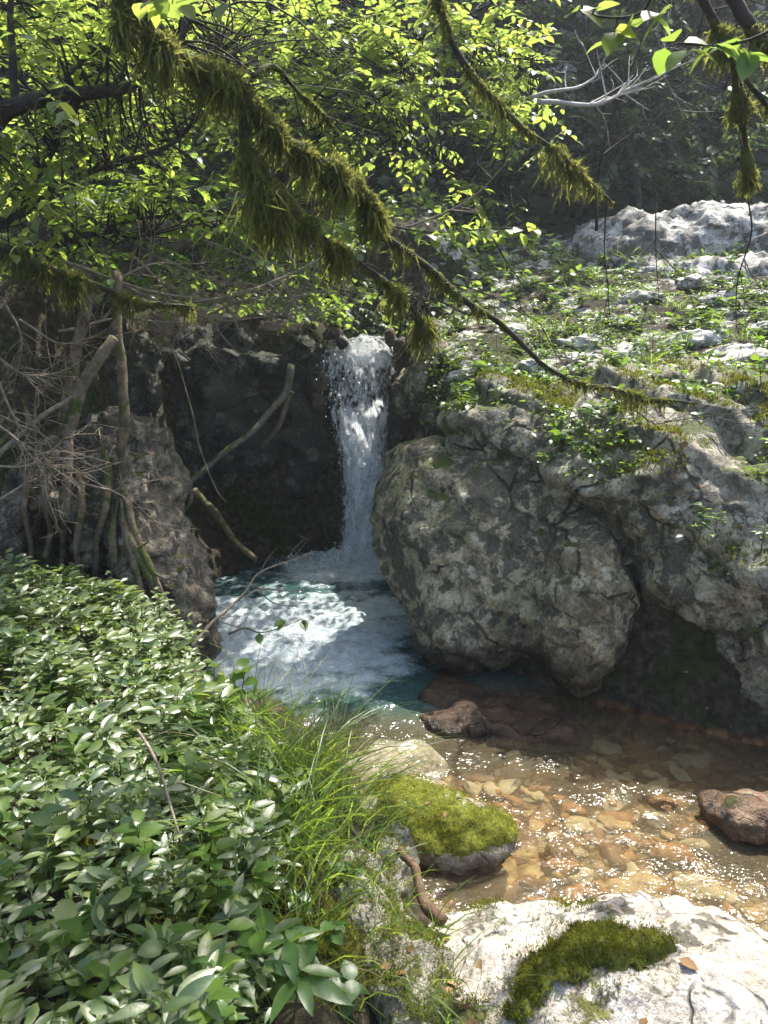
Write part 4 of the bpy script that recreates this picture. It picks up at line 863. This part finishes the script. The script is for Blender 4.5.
leafy_twig('three dull leaves hanging on a thread over the pool foam', [(228, 634, 4.3), (245, 628, 4.35), (262, 632, 4.4), (300, 620, 4.4)], [(259, 634, 4.4, 2), (285, 620, 4.4, 2), (303, 622, 4.4, 2)], 'shadeleaf', .07)
leafy_twig('leafy sprig beside the mossy bough above the waterfall rock', [(440, 300, 4.6), (470, 315, 4.7), (500, 320, 4.7)], [(462, 318, 4.7, 4), (478, 302, 4.7, 3), (500, 325, 4.7, 3), (440, 305, 4.6, 3)], 'hazel', .075)

# ------------------------------------------------------------------ plants
def plant_variant(seed, tpl, n, hgt, size, spread=.9, whorl=False, sunny=False):
    r = np.random.default_rng(seed); lv = MB(); st = MB()
    lean = r.normal(0, .12, 2); pts = spline([(0, 0, -.03), (lean[0] * hgt * .4, lean[1] * hgt * .4, hgt * .5), (lean[0] * hgt, lean[1] * hgt, hgt)], 7); tube(st, pts, np.linspace(.003, .0015, 7), 5)
    O = []; D = []
    for k in range(n):
        if whorl: p = pts[-1] - (0, 0, .004 * k); a = k * 2 * math.pi / n + r.normal(0, .15); el = r.uniform(-.1, .25)
        else:
            f_ = .35 + .65 * (k + 1) / n; i = min(5, int(f_ * 6)); p = pts[i] + (pts[i + 1] - pts[i]) * (f_ * 6 - i) if i < 6 else pts[-1]
            a = (k % 2) * math.pi + (k // 2) * 1.4 + r.normal(0, .3); el = r.uniform(-.1, .35) + .2 * (k / n)
        p = p + r.normal(0, .028, 3) * (1, 1, .5) * (not whorl and n > 15)
        O.append(p); D.append((math.cos(a) * math.cos(el), math.sin(a) * math.cos(el), math.sin(el)))
    for p_ in O:
        j_ = pts[np.linalg.norm(pts - p_, axis=1).argmin()]
        if np.linalg.norm(j_ - p_) > .004: tube(lv, np.array([j_, (j_ + p_) / 2 + (0, 0, .004), p_ + np.array((0, 0, .0))]), .0011, 4)
    O = np.array(O); D = np.array(D); N = np.tile((.4, -.25, 1.0) if sunny else (0, 0, 1.0), (n, 1)) + r.normal(0, .27, (n, 3))
    add_leaves(lv, tpl, O, D, N, size * r.uniform(.75, 1.15, n))
    return lv.data(), st.data()
def plants(name, label, cat, group, variants, leafm, spots, scale=(.8, 1.2), turn=3.14):
    ms = []
    for (lv, st) in variants: ms.append((mesh_of(name, lv[0], lv[1], M[leafm]), mesh_of('stem', st[0], st[1], M['stem'])))
    for (p, nrm) in spots:
        a, b = ms[int(R.integers(len(ms)))]; o = bpy.data.objects.new(name, a); COL.objects.link(o); c = bpy.data.objects.new('stem', b); COL.objects.link(c); c.parent = o
        o.location = p; s_ = R.uniform(*scale); o.scale = (s_, s_, s_); o.rotation_euler = (R.normal(0, .12), R.normal(0, .12), R.uniform(-turn, turn)); tag(o, label, cat, group)
spots = []; tries = 0
while len(spots) < 295 and tries < 20000:
    tries += 1
    x = R.uniform(-2.6, -.28); y = R.uniform(1.15, 4.5); d, w, bed, sd = channel(np.array(x), np.array(y))
    if d < w * 1.22 or sd > 0: continue
    z0 = float(HT(x, y)); u, v = project((x, y, z0 + .15))
    if not (-40 < u < 270 and 540 < v < 1090): continue
    if v < 705 and u > 192 or v < 740 and u > 225: continue
    if u > 262 and v > 850: continue
    lim = .085
    if any((x - q[0][0]) ** 2 + (y - q[0][1]) ** 2 < lim ** 2 for q in spots): continue
    spots.append((np.array((x, y, z0)), None))
print('bank plants', len(spots))
var = [plant_variant(200 + k, 'lance', 24 + 3 * (k % 3), .16 + .035 * (k % 3), .05 + .009 * (k % 4), sunny=True) for k in range(14)]
plants('leafy_plant', 'low plant with glossy lance-shaped leaves in the patch covering the left bank', 'plant', 'glossy-leaved plants on the left bank', var, 'gloss', spots, (.8, 1.3), .6)
second = [spots[i] for i in R.choice(len(spots), 100, replace=False)] if spots else []
second = [(p + R.normal(0, .05, 3) * (1, 1, 0), None) for p, _ in second] + [(ground_hit(R.normal(215, 22), R.normal(760, 30)), None) for _ in range(18)]
plants('herb', 'fresh green broad-leaved herb growing through the glossy plants of the left bank', 'plant', 'broad-leaved herbs among the bank plants', [plant_variant(380 + k, ('hazel', 'beech')[k % 2], 9, .2, .07, sunny=False) for k in range(6)], 'freshleaf', second, (.8, 1.3))
spots = []
for (u, v) in [(110, 915), (25, 945), (160, 965), (75, 880), (200, 1000), (30, 1000), (110, 1010), (140, 850), (250, 985), (232, 1005), (275, 955), (290, 1005), (305, 975), (262, 1012)]:
    p = ground_hit(u, v + 40); spots.append((p, None))
plants('herb', 'taller herb with a wheel of pointed leaves at the bottom left corner', 'plant', 'whorled herbs in the near corner', [plant_variant(300 + k, 'lance', 7, .22, .13, whorl=True) for k in range(3)], 'herb', spots, (.8, 1.1))
spots = []
for (u, v) in [(330, 940), (300, 905), (350, 880), (420, 950), (385, 905), (345, 1000), (285, 975)]:
    p = ground_hit(u, v + 10); spots.append((p, None))
plants('herb', 'small broad-leaved herb growing on the mossy near bank', 'plant', 'broad-leaved herbs on the near bank', [plant_variant(320 + k, 'hazel', 6, .1, .06) for k in range(3)], 'herb', spots, (.7, 1.2))

def surf_pick(V, N, n, cond):
    k = np.flatnonzero(cond); return k[R.integers(0, len(k), n)] if len(k) else k
# slope plants
spots = []; tries = 0
while len(spots) < 290 and tries < 9000:
    tries += 1; u = R.uniform(440, 790); v = R.uniform(252, 430)
    p = ground_hit(u, v) if R.random() < .6 else None
    if p is None:
        k = int(R.integers(len(sV)))
        if sN[k][2] < .35: continue
        p = sV[k]; uu, v2 = project(p)
        if not (430 < uu < 800): continue
    if fbm(np.array(p) * 1.6 + 3, 2) < -.18: continue
    spots.append((np.array(p), None))
plants('rock_plant', 'small sunlit plant with rounded leaves among the rocks of the right slope', 'rock plant', 'small plants on the right slope', [plant_variant(340 + k, ('hazel', 'beech', 'lance')[k % 3], 8 + k, .09 + .03 * (k % 3), .06 + .012 * (k % 2)) for k in range(5)], 'herb', spots, (.7, 1.5))
spots = [(at(704, 520, 4.12), None), (at(700, 534, 4.1), None), (at(716, 528, 4.1), None)]
plants('leafy_plant', 'leafy sprig rooted in a crack on the shaded outcrop face', 'plant', 'sprigs on the outcrop face', [plant_variant(360 + k, 'hazel', 7, .08, .055) for k in range(2)], 'herb', spots, (.9, 1.2))
plants('leafy_plant', 'leafy sprig on the outcrop at the right edge of the view', 'plant', None, [plant_variant(365, 'lance', 9, .1, .075)], 'herb', [(at(762, 545, 3.95), None)], (1, 1))

lv = MB(); P_ = []
for _ in range(2400):
    u, v = R.uniform(430, 800), R.uniform(245, 432); p = ground_hit(u, v)
    if fbm(np.array(p) * 2.1 + 8, 3) > -.2: P_.append(p)
kk = np.flatnonzero((sN[:, 2] > .45) & (fbm(sV * 2.1 + 8, 3) > .1)); P_ = np.vstack([np.array(P_), sV[R.choice(kk, 700)]])
O = np.repeat(P_, 9, 0) + R.normal(0, .045, (len(P_) * 9, 3)) * (1, 1, .35) + (0, 0, .03)
add_leaves(lv, 'tiny', O, R.normal(0, 1, O.shape) * (1, 1, .3), R.normal(0, .35, O.shape) + (.2, -.1, 1), R.uniform(.025, .06, len(O)))
tag(lv.build('ground_cover', M['herb']), 'carpet of small sunlit leaves between the rocks of the right slope', 'ground cover', kind='stuff')

def blades(mb, O, L, w, lean, up=1.0):
    n = len(O); d = unit(np.concatenate([R.normal(0, lean, (n, 2)), np.full((n, 1), up)], 1)); hd = unit(d * (1, 1, 0) + R.normal(0, .05, (n, 3)) * (1, 1, 0))
    side = unit(np.cross(d, (0, 0, 1)) + R.normal(0, .3, (n, 3))) * w[:, None]; rows = []
    for k, (f_, wf) in enumerate(((0, .8), (.3, 1), (.6, .8), (.85, .45), (1, 0))):
        c = O + d * (L * f_)[:, None] + hd * (L * .55 * f_ ** 2.4)[:, None] - np.array((0, 0, 1)) * (L * .32 * f_ ** 3)[:, None]
        rows += [c - side * wf, c + side * wf] if wf else [c]
    V = np.stack(rows, 1).reshape(-1, 3); o9 = np.arange(n)[:, None] * 9
    mb.add(V, np.concatenate([np.array([[0, 1, 3, 2]]) + o9, np.array([[2, 3, 5, 4]]) + o9, np.array([[4, 5, 7, 6]]) + o9]), np.array([[6, 7, 8]]) + o9)
mb = MB()
for (u0, v0, su, sv, n, L) in [(270, 830, 26, 50, 260, .5), (320, 800, 26, 40, 300, .5), (350, 775, 14, 20, 90, .36), (250, 760, 22, 30, 150, .46), (300, 900, 30, 40, 110, .3), (230, 800, 35, 60, 80, .34), (290, 762, 30, 12, 170, .44), (255, 745, 25, 12, 80, .36)]:
    P_ = []
    for _ in range(n):
        p = ground_hit(R.normal(u0, su), R.normal(v0, sv) + 20)
        d, w, b_, sd = channel(np.array(p[0]), np.array(p[1]))
        if d > w * .98: P_.append(p)
    if P_: P_ = np.array(P_) - (0, 0, .02); blades(mb, P_, L * R.uniform(.5, 1.2, len(P_)), R.uniform(.0018, .0042, len(P_)), .26)
kk = np.flatnonzero((gN[:, 2] > .3) & (gV[:, 2] > .1)); kk = kk[R.integers(0, len(kk), 46)]; O = np.repeat(gV[kk], 6, 0) + R.normal(0, .012, (len(kk) * 6, 3)); blades(mb, O, R.uniform(.08, .24, len(O)), R.uniform(.0014, .003, len(O)), .4)
tag(mb.build('grass', M['grass']), 'fresh green grass growing along the near bank', 'grass', kind='stuff')
for k, (u, v, n, L) in enumerate([(598, 300, 60, .3), (612, 372, 36, .26), (680, 310, 36, .24), (708, 330, 36, .26), (745, 340, 30, .24), (650, 365, 40, .22), (520, 395, 40, .2), (468, 300, 30, .24), (740, 400, 30, .22), (560, 330, 26, .2)] + [(R.uniform(470, 765), R.uniform(262, 410), int(R.integers(22, 46)), R.uniform(.16, .3)) for _ in range(18)]):
    p = ground_hit(u, v); mb = MB(); O = p + R.normal(0, .06, (n, 3)) * (1, 1, .1); blades(mb, O, L * R.uniform(.5, 1.1, n), R.uniform(.002, .0045, n), .45)
    tag(mb.build('grass_tuft', M['grass'], None, p), 'bright grass tuft growing between the rocks of the right slope', 'grass tuft', 'grass tufts on the right slope')

# cushion moss: tiny upright blades on rock patches
def moss_patch(name, V, N, mask_w, n, mat, parent, L=.012, w=.0022, kind=None):
    k = R.choice(len(V), n, p=mask_w / mask_w.sum()); O = V[k] + R.normal(0, .007, (n, 3)); nn = N[k]
    lump = np.clip(.3 + 1.0 * perlin(O * 28) + .7 * perlin(O * 75), 0, 1.3)[:, None]
    O = O + nn * (.022 * lump - .004); d = unit(nn + R.normal(0, .55, (n, 3)) + (0, 0, .3)); s_ = unit(np.cross(d, R.normal(0, 1, (n, 3)))) * w
    ll = L * R.uniform(.5, 1.4, (n, 1)); V_ = np.stack([O - s_, O + s_, O + d * ll], 1).reshape(-1, 3); mb = MB(); mb.add(V_, None, np.array([[0, 1, 2]]) + np.arange(n)[:, None] * 3)
    o = mb.build(name, mat, parent)
    if kind: o['kind'] = kind
    return o
def pix_mask(V, N, blobs, ns=9):
    u, v = project(V); m = np.full(len(V), -9.0)
    for (cu, cv, ru, rv) in blobs: m = np.maximum(m, 1 - ((u - cu) / ru) ** 2 - ((v - cv) / rv) ** 2)
    return np.clip(m + .45 * fbm(V * ns, 3) + .3 * perlin(V * 45), 0, 1) * (N[:, 2] > .05)
def moss_pad(V, N, Q, m, n, parent, lift=.03, L=.008, pm='pad', tm='cushion'):
    k = Q[(m[Q] > .02).all(1)]
    lab = np.arange(len(V))                       # keep the one largest patch
    for _ in range(400):
        mn = lab[k].min(1); old = lab.copy()
        for c_ in range(4): np.minimum.at(lab, k[:, c_], mn)
        lab = lab[lab]
        if (lab == old).all(): break
    ids, ct = np.unique(lab[k[:, 0]], return_counts=True); k = k[lab[k[:, 0]] == ids[ct.argmax()]]; used = np.unique(k); rm = np.full(len(V), -1); rm[used] = np.arange(len(used))
    hgt = lift * sstep(0, .6, m[used]) * (.7 + .5 * perlin(V[used] * 30)) - .003 + .006 * perlin(V[used] * 90)
    o = child('moss', V[used] + N[used] * hgt[:, None], [rm[k]], M[pm], parent)
    pv_ = V[used] + N[used] * hgt[:, None]; w_ = np.clip(m[used], .05, 1)
    j = R.choice(len(used), n, p=w_ / w_.sum()); O = pv_[j] + R.normal(0, .005, (n, 3)); nn = N[used][j]
    d = unit(nn + R.normal(0, .6, (n, 3)) + (0, 0, .3)); sd_ = unit(np.cross(d, R.normal(0, 1, (n, 3)))) * .002; ll = L * R.uniform(.4, 1.4, (n, 1))
    mb = MB(); mb.add(np.stack([O - sd_, O + sd_, O + d * ll], 1).reshape(-1, 3), None, np.array([[0, 1, 2]]) + np.arange(n)[:, None] * 3)
    V2, F2 = mb.data(); q = obj('moss_tips', V2 - np.array(parent.location), F2, M[tm], o); return o
moss_pad(fV, fN, fQ, pix_mask(fV, fN, [(612, 950, 66, 26), (565, 965, 40, 26), (535, 985, 22, 24), (520, 1016, 18, 10)]), 22000, fore)
moss_pad(mV, mN, mQ, pix_mask(mV, mN, [(425, 815, 52, 42), (400, 792, 30, 18), (488, 828, 46, 20), (455, 830, 44, 28)]), 20000, mossy, .014, .006, 'brightpad', 'brightmoss')
moss_patch('moss', gV, gN, np.clip(gN[:, 2] - .2 + .9 * fbm(gV * 7, 3), 0, 1) + 1e-9, 16000, M['cushion'], bank)
m_ = np.clip(sN[:, 2] - .1, 0, 1) * np.clip(fbm(sV * 2.2 + 9, 3) + .05, 0, 1) + 1e-9
moss_patch('moss', sV, sN, m_, 26000, M['cushion'], slabB, .03, .005)
moss_patch('moss', fV, fN, pix_mask(fV, fN, [(600, 960, 110, 52), (520, 1000, 60, 40), (480, 900, 40, 20), (575, 905, 30, 10)], 14) ** 2 + 1e-9, 5000, M['cushion'], fore)
moss_patch('moss', mV, mN, np.clip(mN[:, 2] + .8 * fbm(mV * 9, 3) - .3, 0, 1) + 1e-9, 4000, M['brightmoss'], mossy, .006)
# fallen leaves
t = NT('brown_leaf'); g_ = t.n('NewGeometry').outputs['Random Per Island']; M['litter'] = t.done(t.bsdf(t.ramp(g_, [(0, (.05, .028, .012)), (.6, (.16, .09, .035)), (1, (.27, .19, .09))]), .7, None, .2))
lv = MB(); P_ = []; N_ = []
for (V_, n2_, c_) in ((fV, fN, 26), (gV, gN, 60), (sV, sN, 160), (mV, mN, 6), (lV, lN, 60)):
    kk = np.flatnonzero((n2_[:, 2] > .55) & (V_[:, 2] > .06)); kk = kk[R.integers(0, len(kk), c_)]; P_.append(V_[kk]); N_.append(n2_[kk])
q_ = np.array([ground_hit(R.uniform(0, 768), R.uniform(250, 1020)) for _ in range(260)]); q_ = q_[q_[:, 2] > .1]; P_.append(q_); N_.append(np.tile((0, 0, 1.0), (len(q_), 1)))
P_ = np.concatenate(P_); N_ = np.concatenate(N_)
add_leaves(lv, 'beech', P_ + N_ * .008, np.cross(N_, R.normal(0, 1, P_.shape)) + R.normal(0, .1, P_.shape), N_ + R.normal(0, .3, P_.shape), R.uniform(.025, .06, len(P_)))
tag(lv.build('fallen_leaves', M['litter']), 'dry brown leaf litter lying on the rocks and the banks', 'leaf litter', kind='stuff')
# moss cushions among the bank plants
mb = MB(); 
for (u0, v0, su, sv, n) in [(185, 790, 30, 25, 5000), (110, 850, 50, 22, 5000), (215, 860, 35, 30, 5000), (330, 930, 40, 40, 4000), (230, 930, 40, 30, 3000)]:
    P_ = np.array([ground_hit(R.normal(u0, su), R.normal(v0, sv)) for _ in range(90)])
    O = P_[R.integers(0, len(P_), n)] + R.normal(0, .03, (n, 3)) * (1, 1, 0); O[:, 2] = HT(O[:, 0], O[:, 1]) + .05 * np.clip(perlin(O * 12) + .5, 0, 1)
    d = unit(R.normal(0, .5, (n, 3)) + (0, 0, 1)); s_ = unit(np.cross(d, R.normal(0, 1, (n, 3)))) * .003; ll = R.uniform(.01, .03, (n, 1))
    mb.add(np.stack([O - s_, O + s_, O + d * ll], 1).reshape(-1, 3), None, np.array([[0, 1, 2]]) + np.arange(n)[:, None] * 3)
tag(mb.build('moss', M['cushion']), 'yellow-green moss carpet between the bank plants', 'moss', kind='stuff')
twiggy('dead_branch', 'thin bare stick leaning among the glossy plants on the left bank', A((138, 730, 2.6), (158, 770, 2.4), (176, 815, 2.25), (184, 840, 2.2)), .006, .004, 'twig', 0)

# ------------------------------------------------------------------ added veil for lens glare
hz = NT('glare_veil'); vol = hz.n('VolumePrincipled'); vol.inputs['Color'].default_value = (.86, .92, 1, 1); vol.inputs['Density'].default_value = .0018; vol.inputs['Anisotropy'].default_value = .35  # thin volume added to stand in for veiling lens glare
hz.t.links.new(vol.outputs[0], hz.out.inputs[1])
c0 = np.array([(x, y, z) for x in (-46, 46) for y in (-31, 46) for z in (-3.0, float(Z.max()) + 8)])
tag(obj('haze', c0, [np.array([(0, 1, 3, 2), (4, 6, 7, 5), (0, 4, 5, 1), (2, 3, 7, 6), (0, 2, 6, 4), (1, 5, 7, 3)])], hz.m, smooth=False), kind='stuff')
